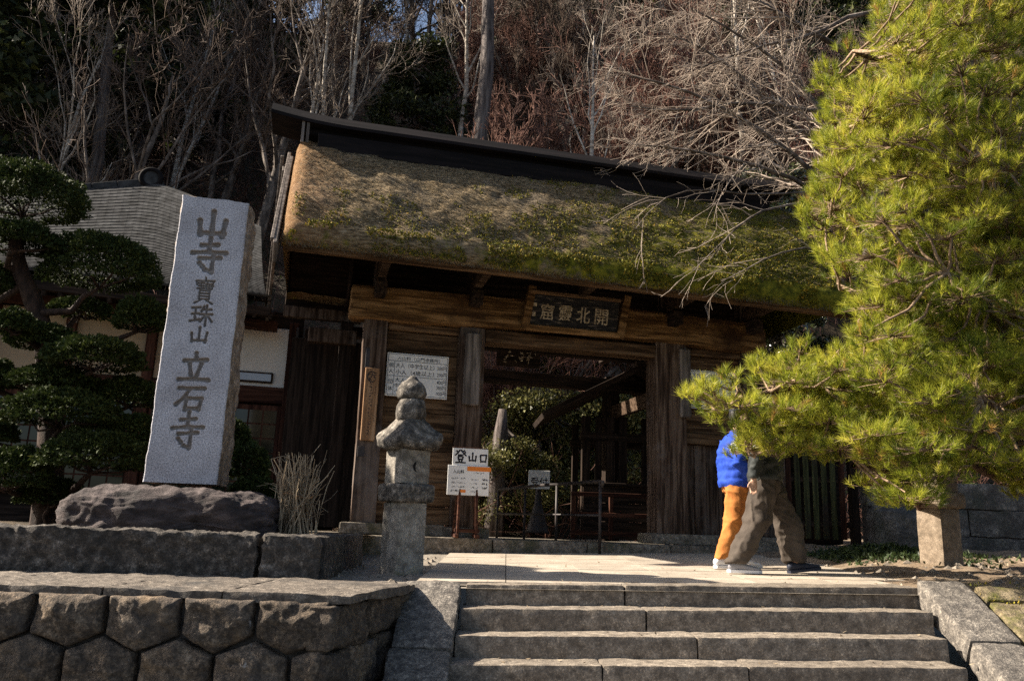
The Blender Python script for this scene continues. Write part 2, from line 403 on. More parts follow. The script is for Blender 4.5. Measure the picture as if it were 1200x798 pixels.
M_olive = leafmat('olive_leaf', [(0, (.045, .05, .014)), (.5, (.12, .12, .034)), (.9, (.22, .205, .065)), (1, (.3, .25, .1))], .45, .3)
M_glossy = leafmat('glossy_leaf', [(0, (.015, .02, .008)), (.6, (.04, .05, .018)), (1, (.1, .11, .05))], .25, .1, .6)
M_cover = leafmat('ground_cover_leaf', [(0, (.012, .022, .006)), (.6, (.03, .05, .013)), (1, (.06, .085, .028))], .5, .2)
M_straw = leafmat('dry_stalk', [(0, (.13, .095, .06)), (.5, (.3, .23, .15)), (1, (.47, .38, .26))], .7, .1)
M_thatchbit = leafmat('thatch_straw', [(0, (.045, .036, .022)), (.5, (.12, .093, .055)), (.9, (.22, .165, .085)), (1, (.3, .25, .18))], .8, .1)
M_mossbit = leafmat('roof_moss', [(0, (.045, .05, .008)), (.5, (.13, .13, .014)), (.85, (.27, .24, .024)), (1, (.36, .22, .03))], .8, .15)

# ================================================================== writing
def tx(body, xr, zr, mat, parent, y=-.004, bold=.012, ext=.001, name='lettering', vertical=False):
    """a line of lettering fitted into a rectangle of the parent's x-z plane, facing -y"""
    cu = bpy.data.curves.new('t', 'FONT'); cu.body = '\n'.join(body) if vertical else body
    cu.size = 1; cu.offset = bold; cu.extrude = .02; cu.resolution_u = 2
    if vertical: cu.space_line = .85
    to = bpy.data.objects.new('t', cu); C.objects.link(to)
    dg = bpy.context.evaluated_depsgraph_get(); dg.update()
    me = bpy.data.meshes.new_from_object(to.evaluated_get(dg)); bpy.data.objects.remove(to); bpy.data.curves.remove(cu)
    n = len(me.vertices); v = np.empty(n * 3, np.float32); me.vertices.foreach_get('co', v); v = v.reshape(-1, 3)
    lo, hi = v.min(0), v.max(0); sp = np.maximum(hi - lo, 1e-6)
    q = np.empty_like(v)
    q[:, 0] = xr[0] + (v[:, 0] - lo[0]) / sp[0] * (xr[1] - xr[0])
    q[:, 2] = zr[0] + (v[:, 1] - lo[1]) / sp[1] * (zr[1] - zr[0])
    q[:, 1] = y - (v[:, 2] - lo[2]) / sp[2] * ext
    me.vertices.foreach_set('co', q.ravel()); me.materials.clear(); me.materials.append(mat); me.update()
    return link(name, me, parent)

# ================================================================== the setting: ground
def sheet(name, xs, ys, zf, mat, kind='structure', smooth=True):
    X, Y = np.meshgrid(xs, ys, indexing='ij'); Z = zf(X, Y)
    i = np.arange(X.size).reshape(X.shape)
    f = np.stack([i[:-1, :-1], i[1:, :-1], i[1:, 1:], i[:-1, 1:]], -1).reshape(-1, 4)
    o = add_mesh(name, np.stack([X, Y, Z], -1).reshape(-1, 3), f, mat, None, smooth)
    return tag(o, kind=kind)
def n2(X, Y, fr, s=0, o=3):
    return fbm(np.stack([X.ravel() * fr, Y.ravel() * fr, np.zeros(X.size)], -1), s, o).reshape(X.shape)
sheet('ground', np.linspace(-600, 600, 13), np.linspace(-600, 600, 13), lambda X, Y: X * 0 - 1.25, M_darkground)
def zt_left(X, Y): return zg(X, Y) - .025 + .012 * n2(X, Y, 4, 5)
tg = sheet('terrace_ground', np.linspace(-16, -.74, 70), np.concatenate([np.linspace(5.35, 13, 70), [15, 19]]), zt_left, M_gravel)
for v_ in tg.data.vertices:
    if v_.co.y < 6.9: v_.co.x = min(v_.co.x, -1.15 + (v_.co.y - 5.2) * .2)
sheet('path_bed', np.linspace(-.74, 3.35, 6), np.linspace(6.78, 19, 12), lambda X, Y: zg(X, Y) - .03, M_gravel)
def zt_right(X, Y):
    q = np.clip((X - 3.35) / 1.2, 0, 1)
    return zg(X, Y) - .02 * (1 - q) + q * (.05 + .10 * n2(X, Y, .9, 21) + .035 * n2(X, Y, 5, 8))
sheet('earth_bank', np.concatenate([np.linspace(3.35, 8, 110), np.linspace(8.2, 16, 16)]), np.concatenate([np.linspace(6.72, 13, 140), [15, 19]]), zt_right, M_dirt)
HILL = lambda X, Y: .25 - np.clip(Y - 45, 0, None) * 1.0 / (1 + np.exp((X + 7) / 2.0)) + np.clip(Y - 16.5, 0, None) * 1.02 * np.clip((Y - 14) / 9, 0, 1) + .5 * n2(X, Y, .35, 33) + 1.6 * n2(X, Y, .07, 41) * np.clip((Y - 17) / 8, 0, 1)
sheet('hillside', np.linspace(-70, 70, 141), np.concatenate([np.linspace(14.2, 45, 70), np.linspace(46, 95, 26)]), lambda X, Y: HILL(X, Y) - .35 * np.clip((18 - Y) / 4, 0, 1), M_litter)

# small stones and clods lying on the earth bank
V = []; nst = 420
for k in range(nst):
    if k < 300: x = random.uniform(3.3, 6.6); y = random.gauss(8.3, 1.0)
    else: x = random.uniform(-1.6, -.78); y = random.uniform(6.9, 10.6)
    y = max(6.8, min(12, y)); r = random.choice([.012, .018, .025, .04, .055])
    z = float((zt_right if x > 3.3 else zt_left)(np.array([[x]]), np.array([[y]]))[0, 0])
    for (a, b_, c) in (((1, 0, 0), (0, 1, 0), (0, 0, 1)), ((0, 1, 0), (-1, 0, 0), (0, 0, 1)), ((-1, 0, 0), (0, -1, 0), (0, 0, 1)), ((0, -1, 0), (1, 0, 0), (0, 0, 1))):
        rot = k * 1.3; cs, sn = math.cos(rot), math.sin(rot)
        for q in (a, b_, c):
            qx, qy = q[0] * cs - q[1] * sn, q[0] * sn + q[1] * cs
            V.append((x + qx * r * random.uniform(.8, 1.3), y + qy * r, z - .005 + q[2] * r * .7))
o = foliage('scattered_pebbles', np.array(V), 3, M_step); tag(o, 'small loose stones scattered over the brown earth', 'pebbles', kind='stuff')

# ================================================================== stone steps
steps = thing('stone_steps', 'four worn grey stone steps climbing to the sunlit paving', 'steps', (1.5, 5.9, -.6))
SO = np.array([1.5, 5.9, -.6])
def tiltz(x): return .027 * (x + .3)
edges = [(6.8, .03), (6.5, -.13), (6.2, -.288), (5.9, -.44), (5.6, -.60), (5.3, -.75)]
splits = [[-.30, .98, 3.38], [-.32, 1.1, 3.31], [-.34, 1.42, 3.25], [-.38, .7, 1.7, 3.21], [-.4, 1.2, 3.2], [-.4, .9, 3.2]]
for k, ((y, z), sp) in enumerate(zip(edges, splits)):
    for j in range(len(sp) - 1):
        x0, x1 = sp[j] + .004, sp[j + 1] - .004; dz = tiltz((x0 + x1) / 2)
        s_ = stone('step_block', np.array([x0, y, z - .19 + dz]) - SO, np.array([x1, y + .46, z + dz]) - SO, M_step, steps, seg=.025, rnd=.010, amp=.010, fr=2.5, seed=k * 5 + j, fine=.9)
        s_.rotation_euler = (0, -math.atan(.027), random.uniform(-.004, .004))

# sloping cheek slabs beside the steps: one lying stone after another
def slab_run(parent, name, origin, x0, x1, cuts, lift, mat, seed, tilt=0.0, seg=.035):
    """slabs laid along the slope of the steps between y cuts"""
    for j in range(len(cuts) - 1):
        ya, yb = cuts[j], cuts[j + 1]                       # ya > yb (downhill)
        sl_ = .525; L = (ya - yb) * math.hypot(1, sl_) - .012
        V, Fc = rough_box((x1 - x0, L, .2), seg, .03, .02, 4, seed + j, .7)
        ym = (ya + yb) / 2; zm = .03 + (ym - 6.8) * sl_ + lift + tiltz((x0 + x1) / 2)
        o_ = add_mesh(name, V, Fc, mat, parent, True, tuple(np.array([(x0 + x1) / 2, ym, zm - .1]) - origin))
        o_.rotation_euler = (math.atan(sl_), tilt, 0)
cl = thing('stone_cheek', 'sloping dark stone slab edging the left side of the steps', 'stone slab', (-.55, 5.9, -.6))
slab_run(cl, 'slab', np.array([-.55, 5.9, -.6]), -.78, -.34, [6.83, 6.05, 5.2], .03, M_cheek, 31)
cr = thing('stone_cheek', 'sloping worn stone slab edging the right side of the steps', 'stone slab', (3.55, 5.9, -.6))
slab_run(cr, 'slab', np.array([3.55, 5.9, -.6]), 3.34, 3.72, [6.86, 6.13, 5.2], .045, M_cheek, 41)
mb_ = thing('mossy_embankment', 'mossy sloping stone slabs at the lower right beside the steps', 'embankment', (4.6, 5.9, -.6))
for j, (xa, xb) in enumerate(((3.76, 4.6), (4.62, 5.5), (5.52, 6.4))):
    slab_run(mb_, 'slab', np.array([4.6, 5.9, -.6]), xa, xb, [6.78, 6.6 - .03 * j, 5.9, 5.2] if j != 1 else [6.78, 6.35, 5.6, 5.2], .035, M_mossy, 51 + j * 4, seg=.04)
stone('kerb_stone', (4.62, 6.78, .1), (5.6, 6.98, .3), M_curb, None, seed=77)
tag(bpy.data.objects['kerb_stone'], 'short light stone lying at the top of the mossy slope', 'kerb stone')

# ================================================================== left retaining wall of six-sided stones
wall = thing('retaining_wall', 'low retaining wall of dark six-sided stones left of the steps', 'stone wall', (-2.5, 5.3, -1.2))
WO = np.array([-2.5, 5.3, -1.2])
def kikko(poly, face, parent, seed):
    """poly: outline in wall coordinates (u, z); face(u, z, depth)-> point"""
    poly = np.array(poly, float); c = poly.mean(0); n = 84
    seg = np.roll(poly, -1, 0) - poly; Ls = np.linalg.norm(seg, axis=1); cum = np.concatenate([[0], np.cumsum(Ls)])
    per = []
    for t in np.linspace(0, cum[-1], n, endpoint=False):
        i = min(np.searchsorted(cum, t, 'right') - 1, len(poly) - 1); per.append(poly[i] + seg[i] * (t - cum[i]) / Ls[i])
    per = np.array(per)
    rings = [(1.0, -.12), (.985, -.01), (.975, .014), (.95, .026), (.9, .034), (.84, .04), (.76, .044), (.67, .047), (.58, .049), (.49, .051), (.4, .053), (.31, .054), (.22, .055), (.1, .055)]
    V = []
    for (sc, d) in rings:
        q = c + (per - c) * sc
        nz = (fbm(np.c_[q * 8, np.full(n, seed * 3.1)], 5, 3) * .05 - np.abs(vnoise(np.c_[q * 21, np.full(n, seed * 2.3)], 6)) * .012 + vnoise(np.c_[q * 46, np.full(n, seed * 1.3)], 7) * .003) * (1 if d > 0 else .3)
        rz_ = fbm(np.c_[q * 16, np.full(n, seed * 1.7)], 8, 2) * .012
        for (u, z), e, r_ in zip(q, nz, rz_): V.append(face(u + r_, z + r_, d + e))
    Fc = []
    for i in range(len(rings) - 1):
        for k in range(n):
            k2 = (k + 1) % n; Fc.append((i * n + k, i * n + k2, (i + 1) * n + k2, (i + 1) * n + k))
    Fc.append(tuple((len(rings) - 1) * n + k for k in range(n)))
    V = np.array(V); cc = V.mean(0)
    o_ = add_mesh('stone', V - cc, Fc, M_kikko, parent, True, tuple(cc))
    bm = bmesh.new(); bm.from_mesh(o_.data); bmesh.ops.recalc_face_normals(bm, faces=bm.faces); bm.to_mesh(o_.data); bm.free()
def fr_face(u, z, d): return np.array([u, 5.28 + .01 * u * 0 - d, z]) - WO
XW = -1.06
xs_ = [XW - .46 * k for k in range(0, 9)]
g_ = .013
def jit(): return random.uniform(-.015, .015)
for k in range(8):                                      # top row: flat top, pointed foot
    a, b_ = xs_[k + 1] + g_, xs_[k] - g_; mid = (a + b_) / 2
    kikko([(a, -.012), (b_, -.012), (b_, -.235 + jit()), (mid + jit() * 2, -.325 + jit()), (a, -.235 + jit())], fr_face, wall, k)
for row in (1, 2, 3):
    off = .23 if row % 2 else 0; zt = -.325 - .29 * (row - 1)
    for k in range(-1 if row % 2 else 0, 8):
        a, b_ = xs_[0] - .46 * (k + 1) - off + g_, xs_[0] - .46 * k - off - g_
        b2 = min(b_, XW - g_); mid = (a + b_) / 2
        if b2 - a < .1: continue
        zt_, zb_ = zt, zt - .2
        if b2 < b_ - .05: pl = [(a, zt_), (b2, zt + .09), (b2, zb_ - .09), (a, zb_)]
        else: pl = [(a, zt_), (mid + jit(), zt + .09 + jit() * .4), (b_, zt_), (b_, zb_), (mid + jit(), zb_ - .085), (a, zb_)]
        pl = [(p_[0] + jit() * .3, p_[1] - g_) for p_ in pl]
        kikko(pl, fr_face, wall, 20 + row * 10 + k)
# the return towards the steps
RA, RB = np.array([-1.07, 5.22]), np.array([-.76, 6.62]); RD = (RB - RA) / np.linalg.norm(RB - RA); RN = np.array([RD[1], -RD[0]])
def rt_face(u, z, d):
    q = RA + RD * u + RN * d; return np.array([q[0], q[1], z]) - WO
for j, (a, b_, zt, zb) in enumerate(((.0, .62, -.03, -.30), (.63, 1.42, -.03, -.27), (.0, .34, -.31, -.62), (.35, .84, -.3, -.6), (.85, 1.42, -.28, -.58), (.0, .5, -.63, -.95), (.51, 1.42, -.61, -.95))):
    kikko([(a, zt), (b_, zt), (b_, zb + jit()), (a, zb + jit())], rt_face, wall, 90 + j)
mbk = MB()
mbk.raw([np.array(q) - WO for q in [(-6, 5.33, -1.2), (-1.1, 5.33, -1.2), (-1.1, 5.33, -.03), (-6, 5.33, -.03), (-.82, 6.6, -1.2), (-.82, 6.6, -.03), (-6, 6.6, -.03)]], [(0, 1, 2, 3), (1, 4, 5, 2)])
mbk.build('joint_backing', M_mortar, wall)
# coping: flat stones on top
cx = [-1.0, -1.75, -2.5, -3.35, -4.2, -5.1]
for j in range(5):
    V, Fc = rough_box((cx[j] - cx[j + 1] - .006, 1.38, .06), .03, .012, .016, 3, 60 + j, 1.1)
    if j == 0:                                          # cut on the skew along the return
        q = V[:, 1] / .75; k_ = V[:, 0] > 0; V[k_, 0] += .13 * (q[k_] + 1) + .06 + .03 * np.sin(q[k_] * 3)
    add_mesh('coping_stone', V, Fc, M_coping, wall, True, tuple(np.array([(cx[j] + cx[j + 1]) / 2, 5.985, .004]) - WO))

# upper course of long blocks that carries the monument
plinth = thing('stone_plinth', 'long dark lichen-spotted stone blocks under the monument rock', 'stone plinth', (-3, 7, 0))
PO = np.array([-3, 7.0, 0])
def ply(x): return 6.8 + (x + 1.55) * .2
for j, (xa, xb) in enumerate(((-1.98, -1.53), (-4.02, -2.0), (-6.0, -4.04))):
    xm = (xa + xb) / 2; y0 = ply(xm)
    o_ = stone('block', np.array([xa, y0, .0]) - PO, np.array([xb, y0 + .32, .365]) - PO, M_block, plinth, seg=.025, rnd=.02, amp=.03, fr=6, seed=70 + j, fine=1.0)
    o_.rotation_euler = (0, 0, math.atan(.2))
for j, (ya, yb) in enumerate(((7.14, 8.0), (8.02, 9.0))):
    stone('block', np.array([-1.84, ya, -.02]) - PO, np.array([-1.52, yb, .36]) - PO, M_block, plinth, seg=.04, rnd=.025, amp=.02, fr=5, seed=75 + j, fine=.9)
sheet('planting_bed', np.linspace(-12, -1.7, 50), np.linspace(6.3, 12, 30), lambda X, Y: np.where(Y > 6.95 + (X + 1.55) * .2, .335 + .02 * n2(X, Y, 3, 4), -.2), M_litter)

# wood rail at far left
rail = thing('wooden_rail', 'thin weathered wooden rail lying on the plinth at far left', 'rail', (-5, 6.5, .37))
beam('bar', (-1.2, -.05, .06), (.93, .12, .05), .06, .05, M_plate, rail)
beam('peg', (.86, .13, -.01), (.86, .13, .12), .035, .035, M_plate, rail)

# ================================================================== paving
pv = sheet('paving', np.array([-.7, 3.4]), np.array([6.9, 12.2]), lambda X, Y: zg(X, Y) - .018, M_gravel)
row_y = [6.98, 7.72, 8.5, 9.3, 10.15, 11.0]
for r_ in range(5):
    ya, yb = row_y[r_], row_y[r_ + 1]
    cols = np.array([-.72, .02, .74, 1.48, 2.2, 2.92, 3.5, 4.1]) + (.0 if r_ % 2 else .0)
    if r_ < 1: cols = cols[:-1]
    for c_ in range(len(cols) - 1):
        xa, xb = cols[c_] + .004, cols[c_ + 1] - .004
        if c_ == len(cols) - 2: xb += random.uniform(-.1, .1)
        V = np.array([(x, y, zg(x, y) + dz) for dz in (-.02, .004) for (x, y) in ((xa, ya + .004), (xb, ya + .004), (xb, yb - .004), (xa, yb - .004))])
        cc = V.mean(0); dz = random.uniform(-.0015, .0015)
        add_mesh('paving_slab', V - cc, [(4, 5, 6, 7), (0, 1, 5, 4), (1, 2, 6, 5), (2, 3, 7, 6), (3, 0, 4, 7)], M_pave, pv, False, tuple(cc + np.array([0, 0, dz])))
pb = MB()
pb.raw([(x, y, zg(x, y) - .006) for (x, y) in ((-.73, 10.99), (4.6, 10.99), (4.6, 12.6), (-.73, 11.6))], [(0, 1, 2, 3)])
pb.build('paving_margin', M_pave, pv)

# ================================================================== monument
gr, N, L, B = newmat('monument_granite')
tc = N.new('ShaderNodeTexCoord')
def _n(sc, det=4, ro=.7):
    q = N.new('ShaderNodeTexNoise'); q.inputs['Scale'].default_value = sc; q.inputs['Detail'].default_value = det; q.inputs['Roughness'].default_value = ro; L.new(tc.outputs['Object'], q.inputs['Vector']); return q.outputs['Fac']
r1 = ramp(N, [(.36, (.1, .1, .11)), (.45, (.40, .40, .43)), (.55, (.56, .56, .6)), (.66, (.8, .79, .81))]); L.new(_n(85, 3, .8), r1.inputs[0])
r2 = ramp(N, [(.38, (.7, .68, .67)), (.6, (1, 1, 1))]); L.new(_n(1.7, 7), r2.inputs[0])
c1 = mixc(N, L, r1.outputs[0], r2.outputs[0], 1.0, 'MULTIPLY')
at = N.new('ShaderNodeAttribute'); at.attribute_name = 'carve'
c2 = mixc(N, L, c1, (.17, .13, .09), mth(N, L, 'MULTIPLY', at.outputs['Fac'], .72))
L.new(c2, B.inputs['Base Color']); B.inputs['Roughness'].default_value = .8; B.inputs['Specular IOR Level'].default_value = .25
bp = N.new('ShaderNodeBump'); bp.inputs['Strength'].default_value = .35; bp.inputs['Distance'].default_value = .004; L.new(_n(120, 3), bp.inputs['Height']); L.new(bp.outputs[0], B.inputs['Normal'])
M_granite = gr
M_granside = pmat('monument_rough_side', [(.2, (.1, .075, .055)), (.5, (.23, .18, .135)), (.8, (.37, .3, .235))], scale=9, bump=1.0, bdist=.02, rnd=0, speck=(60, (.09, .07, .055), .4))
STROKES = {
 '山': [[(.5, .98), (.5, .2)], [(.12, .62), (.17, .14)], [(.16, .2), (.5, .2), (.86, .22)], [(.88, .68), (.82, .12)]],
 '寺': [[(.5, .99), (.49, .6)], [(.27, .77), (.72, .81)], [(.04, .55), (.5, .6), (.97, .6)], [(.25, .41), (.82, .46)], [(.63, .57), (.62, .06), (.44, .12)], [(.26, .29), (.36, .2)]],
 '寶': [[(.5, 1.), (.51, .93)], [(.1, .86), (.13, .72)], [(.1, .87), (.9, .89), (.83, .75)], [(.2, .78), (.45, .79)], [(.22, .68), (.44, .69)], [(.17, .57), (.47, .59)], [(.33, .79), (.33, .58)], [(.6, .83), (.54, .73)], [(.57, .76), (.82, .77)], [(.52, .67), (.87, .69)], [(.69, .76), (.69, .58)], [(.57, .65), (.57, .57), (.82, .57), (.82, .65)],
        [(.29, .5), (.29, .17)], [(.29, .5), (.74, .5), (.74, .17)], [(.29, .39), (.74, .39)], [(.29, .28), (.74, .28)], [(.29, .17), (.74, .17)], [(.4, .14), (.12, .0)], [(.62, .14), (.9, .0)]],
 '珠': [[(.06, .84), (.4, .88)], [(.08, .55), (.38, .58)], [(.02, .2), (.43, .3)], [(.22, .86), (.22, .25)], [(.57, .93), (.48, .7)], [(.53, .78), (.9, .8)], [(.44, .55), (.97, .57)], [(.7, .99), (.7, .02)], [(.68, .54), (.46, .2)], [(.72, .54), (.98, .22)]],
 '立': [[(.5, 1.), (.51, .86)], [(.14, .74), (.86, .8)], [(.32, .66), (.4, .3)], [(.7, .68), (.56, .2)], [(.03, .13), (.5, .17), (.97, .15)]],
 '石': [[(.1, .92), (.92, .95)], [(.45, .92), (.3, .55), (.05, .25)], [(.37, .5), (.36, .05)], [(.37, .52), (.86, .53), (.8, .08)], [(.36, .12), (.8, .12)]],
}
MW, MH = .645, 2.76
mon_base = P(211, 566, 7.45)
mon = thing('stone_monument', 'tall pale granite monument with large carved characters on the dark rock', 'monument', mon_base, rad(7))
nx_, nz_ = 150, 600
uu, vv = np.meshgrid(np.linspace(0, 1, nx_), np.linspace(0, 1, nz_), indexing='ij')
px_ = (uu.ravel() - .5) * MW; pz_ = vv.ravel() * MH
carve = np.zeros(px_.size); dep = np.zeros(px_.size)
for (ch, yc, w_, h_, wd, xo) in (('山', 262, 40, 36, 3.4, 0), ('寺', 301, 42, 46, 2.9, .1), ('寶', 344, 26, 31, 1.15, .1), ('珠', 374, 26, 25, 1.45, .2), ('山', 398, 23, 20, 1.7, .4), ('立', 437, 35, 36, 2.5, .2), ('石', 472, 34, 28, 2.4, -.4), ('寺', 508, 36, 44, 2.3, .3)):
    sc = MH / 338.0; zc = (566 - yc) * sc; W_, H_ = w_ * sc * .99, h_ * sc
    near = (np.abs(px_ - xo * sc) < W_ * .75) & (np.abs(pz_ - zc) < H_ * .7); idx = np.where(near)[0]
    X = px_[idx]; Z = pz_[idx]; best = np.full(len(idx), -1.0)
    for st in STROKES[ch]:
        pts = [((a - .5) * W_ + xo * sc, zc + (b_ - .5) * H_) for (a, b_) in st]
        for i in range(len(pts) - 1):
            a, b_ = np.array(pts[i]), np.array(pts[i + 1]); ab = b_ - a
            t = np.clip(((X - a[0]) * ab[0] + (Z - a[1]) * ab[1]) / (ab @ ab), 0, 1)
            d = np.hypot(X - a[0] - t * ab[0], Z - a[1] - t * ab[1])
            hw = wd * sc * 1.1 * (.8 + .45 * np.abs(t - .45) * 1.4)          # strokes swell at both ends
            best = np.maximum(best, 1 - d / hw)
    carve[idx] = np.maximum(carve[idx], np.clip(best / .18, 0, 1)); dep[idx] = np.maximum(dep[idx], np.clip(best / .5, 0, 1))
ed = np.minimum(uu, 1 - uu).ravel() * MW
edge_l = fbm(np.c_[pz_ * 9, pz_ * 0, pz_ * 0 + 3], 2, 4) * .010; edge_r = fbm(np.c_[pz_ * 6, pz_ * 0, pz_ * 0 + 9], 4, 3) * .008
shx = edge_l * np.clip(1 - uu.ravel() * 12, 0, 1) + edge_r * np.clip(1 - (1 - uu.ravel()) * 12, 0, 1)
top = fbm(np.c_[px_ * 10, px_ * 0, px_ * 0 + 1], 6, 3) * .012 * np.clip((vv.ravel() - .97) / .03, 0, 1) - .03 * uu.ravel() * vv.ravel() ** 8
yy = dep * .028 + np.clip(1 - ed / .012, 0, 1) ** 2 * .012
Vf = np.stack([px_ * (1 - .02 * vv.ravel()) + shx, yy, pz_ + top], -1)
i = np.arange(nx_ * nz_).reshape(nx_, nz_)
Ff = np.stack([i[:-1, :-1], i[1:, :-1], i[1:, 1:], i[:-1, 1:]], -1).reshape(-1, 4)
o_ = add_mesh('inscribed_face', Vf, Ff, M_granite, mon, True)
a_ = o_.data.attributes.new('carve', 'FLOAT', 'POINT'); a_.data.foreach_set('value', carve.astype(np.float32))
# the rough body behind the face shares its rim
nd = 14; D = .50
rim = np.concatenate([i[:, 0], i[-1, 1:], i[::-1, -1][1:], i[0, ::-1][1:-1]]); nr = len(rim)
Vb = []; rimv = Vf[rim]
for k in range(nd + 1):
    f_ = k / nd; q = rimv.copy(); q[:, 1] += f_ * D
    q[:, 0] *= 1 + .05 * math.sin(f_ * 3.1) - .04 * f_
    if 0 < k:
        nz = fbm(q * 5 + 3, 12, 4) * .05 + fbm(q * 16, 15, 2) * .012
        outx = np.sign(q[:, 0]) * (np.abs(np.abs(q[:, 0]) - MW / 2) < .08); outz = (q[:, 2] > MH - .1)
        q[:, 0] += nz * outx; q[:, 2] += nz * outz - .08 * f_ * outz * (q[:, 0] > 0)
    Vb.append(q)
Vb = np.concatenate(Vb); Fb = []
for k in range(nd):
    for j in range(nr):
        j2 = (j + 1) % nr; Fb.append((k * nr + j2, k * nr + j, (k + 1) * nr + j, (k + 1) * nr + j2))
Fb.append(tuple(nd * nr + j for j in range(nr)))
add_mesh('rough_body', Vb, Fb, M_granside, mon, False)

# rock that carries it
def boulder(name, c, size, mat, seed, parent=None, nu=72, nv=40, pw=.55, amp=.09, flat=.0):
    th_ = np.linspace(0, 2 * math.pi, nu, endpoint=False); ph = np.linspace(-math.pi / 2, math.pi / 2, nv)
    T, Ph = np.meshgrid(th_, ph, indexing='ij'); sp = lambda v: np.sign(v) * np.abs(v) ** pw
    V = np.stack([sp(np.cos(Ph)) * sp(np.cos(T)) * size[0], sp(np.cos(Ph)) * sp(np.sin(T)) * size[1], sp(np.sin(Ph)) * size[2]], -1).reshape(-1, 3)
    nrm = V / (np.array(size) ** 2); nrm /= np.linalg.norm(nrm, axis=1, keepdims=True) + 1e-9
    d = fbm(V * 2.2 + seed, 3, 4) * amp + fbm(V * np.array([5, 5, 16]) + seed, 7, 3) * amp * .45 - np.abs(vnoise(V * np.array([2, 2, 7]) + seed, 9)) * amp * .4
    d = d - np.abs(vnoise(V * np.array([9, 9, 22]) + seed, 12)) * amp * .22 + fbm(V * 30, 14, 2) * amp * .12
    V = V + nrm * d[:, None]
    i = np.arange(nu * nv).reshape(nu, nv); i2 = np.roll(i, -1, 0)
    Fc = np.stack([i[:, :-1], i2[:, :-1], i2[:, 1:], i[:, 1:]], -1).reshape(-1, 4)
    return add_mesh(name, V, Fc, mat, parent, True, tuple(map(float, c)))
rk = boulder('base_rock', (-2.97, 7.62, .46), (.98, .62, .27), M_rock, 4.2, amp=.095, nu=300, nv=130)
tag(rk, 'long flat purplish rock lying under the granite monument', 'rock')

# ================================================================== stone lanterns (a pair)
M_openshade = plain('lantern_opening_shade', (.006, .006, .006), .9)
def lantern(loc, rz, label, m_shaft, m_dark, full=True):
    t = thing('stone_lantern', label, 'stone lantern', loc, rz, 'stone lanterns either side of the steps')
    stone('shaft', (-.165, -.165, -.06), (.165, .165, .70), m_shaft, t, seg=.03, rnd=.015, amp=.006, fr=9, seed=3)
    stone('collar', (-.225, -.225, .70), (.225, .225, .885), m_dark, t, seg=.025, rnd=.04, amp=.02, fr=8, seed=5)
    fb = stone('fire_box', (-.17, -.17, .885), (.17, .17, 1.235), m_shaft, t, seg=.03, rnd=.012, amp=.005, fr=9, seed=7)
    cm = MB()                                            # flat near-black crescents on the faces, the openings' shade as colour
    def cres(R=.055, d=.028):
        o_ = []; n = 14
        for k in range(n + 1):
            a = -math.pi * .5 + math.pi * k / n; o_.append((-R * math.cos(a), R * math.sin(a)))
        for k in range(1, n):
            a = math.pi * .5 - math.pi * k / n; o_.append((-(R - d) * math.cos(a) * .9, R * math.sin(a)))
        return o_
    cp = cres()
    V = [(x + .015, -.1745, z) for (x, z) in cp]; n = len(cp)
    cm.raw(V[:n], [tuple(range(n))]); cm.build('crescent_shade', M_openshade, fb); cm = MB()
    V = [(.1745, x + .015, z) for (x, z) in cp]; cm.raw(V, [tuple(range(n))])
    cm.build('crescent_shade', M_openshade, fb)
    # roof: upturned corners, concave slope
    prof = [(.23, 1.235), (.272, 1.25), (.282, 1.31), (.262, 1.355), (.2, 1.43), (.155, 1.50), (.12, 1.56)]
    nn_ = 48; V = []
    for (r_, z_) in prof:
        for k in range(nn_):
            a = 2 * math.pi * k / nn_; c_, s_ = math.cos(a), math.sin(a)
            q = r_ / max(abs(c_), abs(s_)) if r_ > .13 else r_ / (max(abs(c_), abs(s_)) ** .5)
            cor = min(abs(c_), abs(s_)) / max(abs(c_), abs(s_))
            q *= 1 - .1 * cor ** 3
            V.append((q * c_, q * s_, z_ + .07 * cor ** 4 * (r_ / .3) ** 2))
    V = np.array(V); d = fbm(V * 9, 3, 4) * .035 + fbm(V * 26, 5, 2) * .012; V[:, :2] *= (1 + d[:, None] / .3); V[:, 2] += d * .6
    Fc = [tuple(range(nn_))[::-1]]
    for i_ in range(len(prof) - 1):
        for k in range(nn_):
            k2 = (k + 1) % nn_; Fc.append((i_ * nn_ + k, i_ * nn_ + k2, (i_ + 1) * nn_ + k2, (i_ + 1) * nn_ + k))
    Fc.append(tuple((len(prof) - 1) * nn_ + k for k in range(nn_)))
    add_mesh('roof_stone', V, Fc, m_dark, t, True)
    def lathe(name, prof, mat, seed):
        nn_ = 32; V = np.array([(r_ * math.cos(2 * math.pi * k / nn_), r_ * math.sin(2 * math.pi * k / nn_), z_) for (r_, z_) in prof for k in range(nn_)])
        d = fbm(V * 11 + seed, 3, 4) * .025; V[:, :2] *= 1 + d[:, None] / .12
        Fc = [tuple(range(nn_))[::-1]]
        for i_ in range(len(prof) - 1):
            for k in range(nn_):
                k2 = (k + 1) % nn_; Fc.append((i_ * nn_ + k, i_ * nn_ + k2, (i_ + 1) * nn_ + k2, (i_ + 1) * nn_ + k))
        Fc.append(tuple((len(prof) - 1) * nn_ + k for k in range(nn_)))
        return add_mesh(name, V, Fc, mat, t, True)
    lathe('neck_stone', [(.12, 1.53), (.152, 1.56), (.163, 1.62), (.158, 1.69), (.135, 1.755), (.12, 1.765)], m_dark, 2)
    lathe('finial', [(.1, 1.762), (.142, 1.78), (.155, 1.83), (.145, 1.89), (.11, 1.945), (.065, 1.975), (.05, 2.0), (.03, 2.02), (.0, 2.025)], m_dark, 5)
    t.scale = (.93, .93, .94)
    return t
ll = P(470, 668, 8.0); ll[2] = zg(ll[0], 8.0) - .02
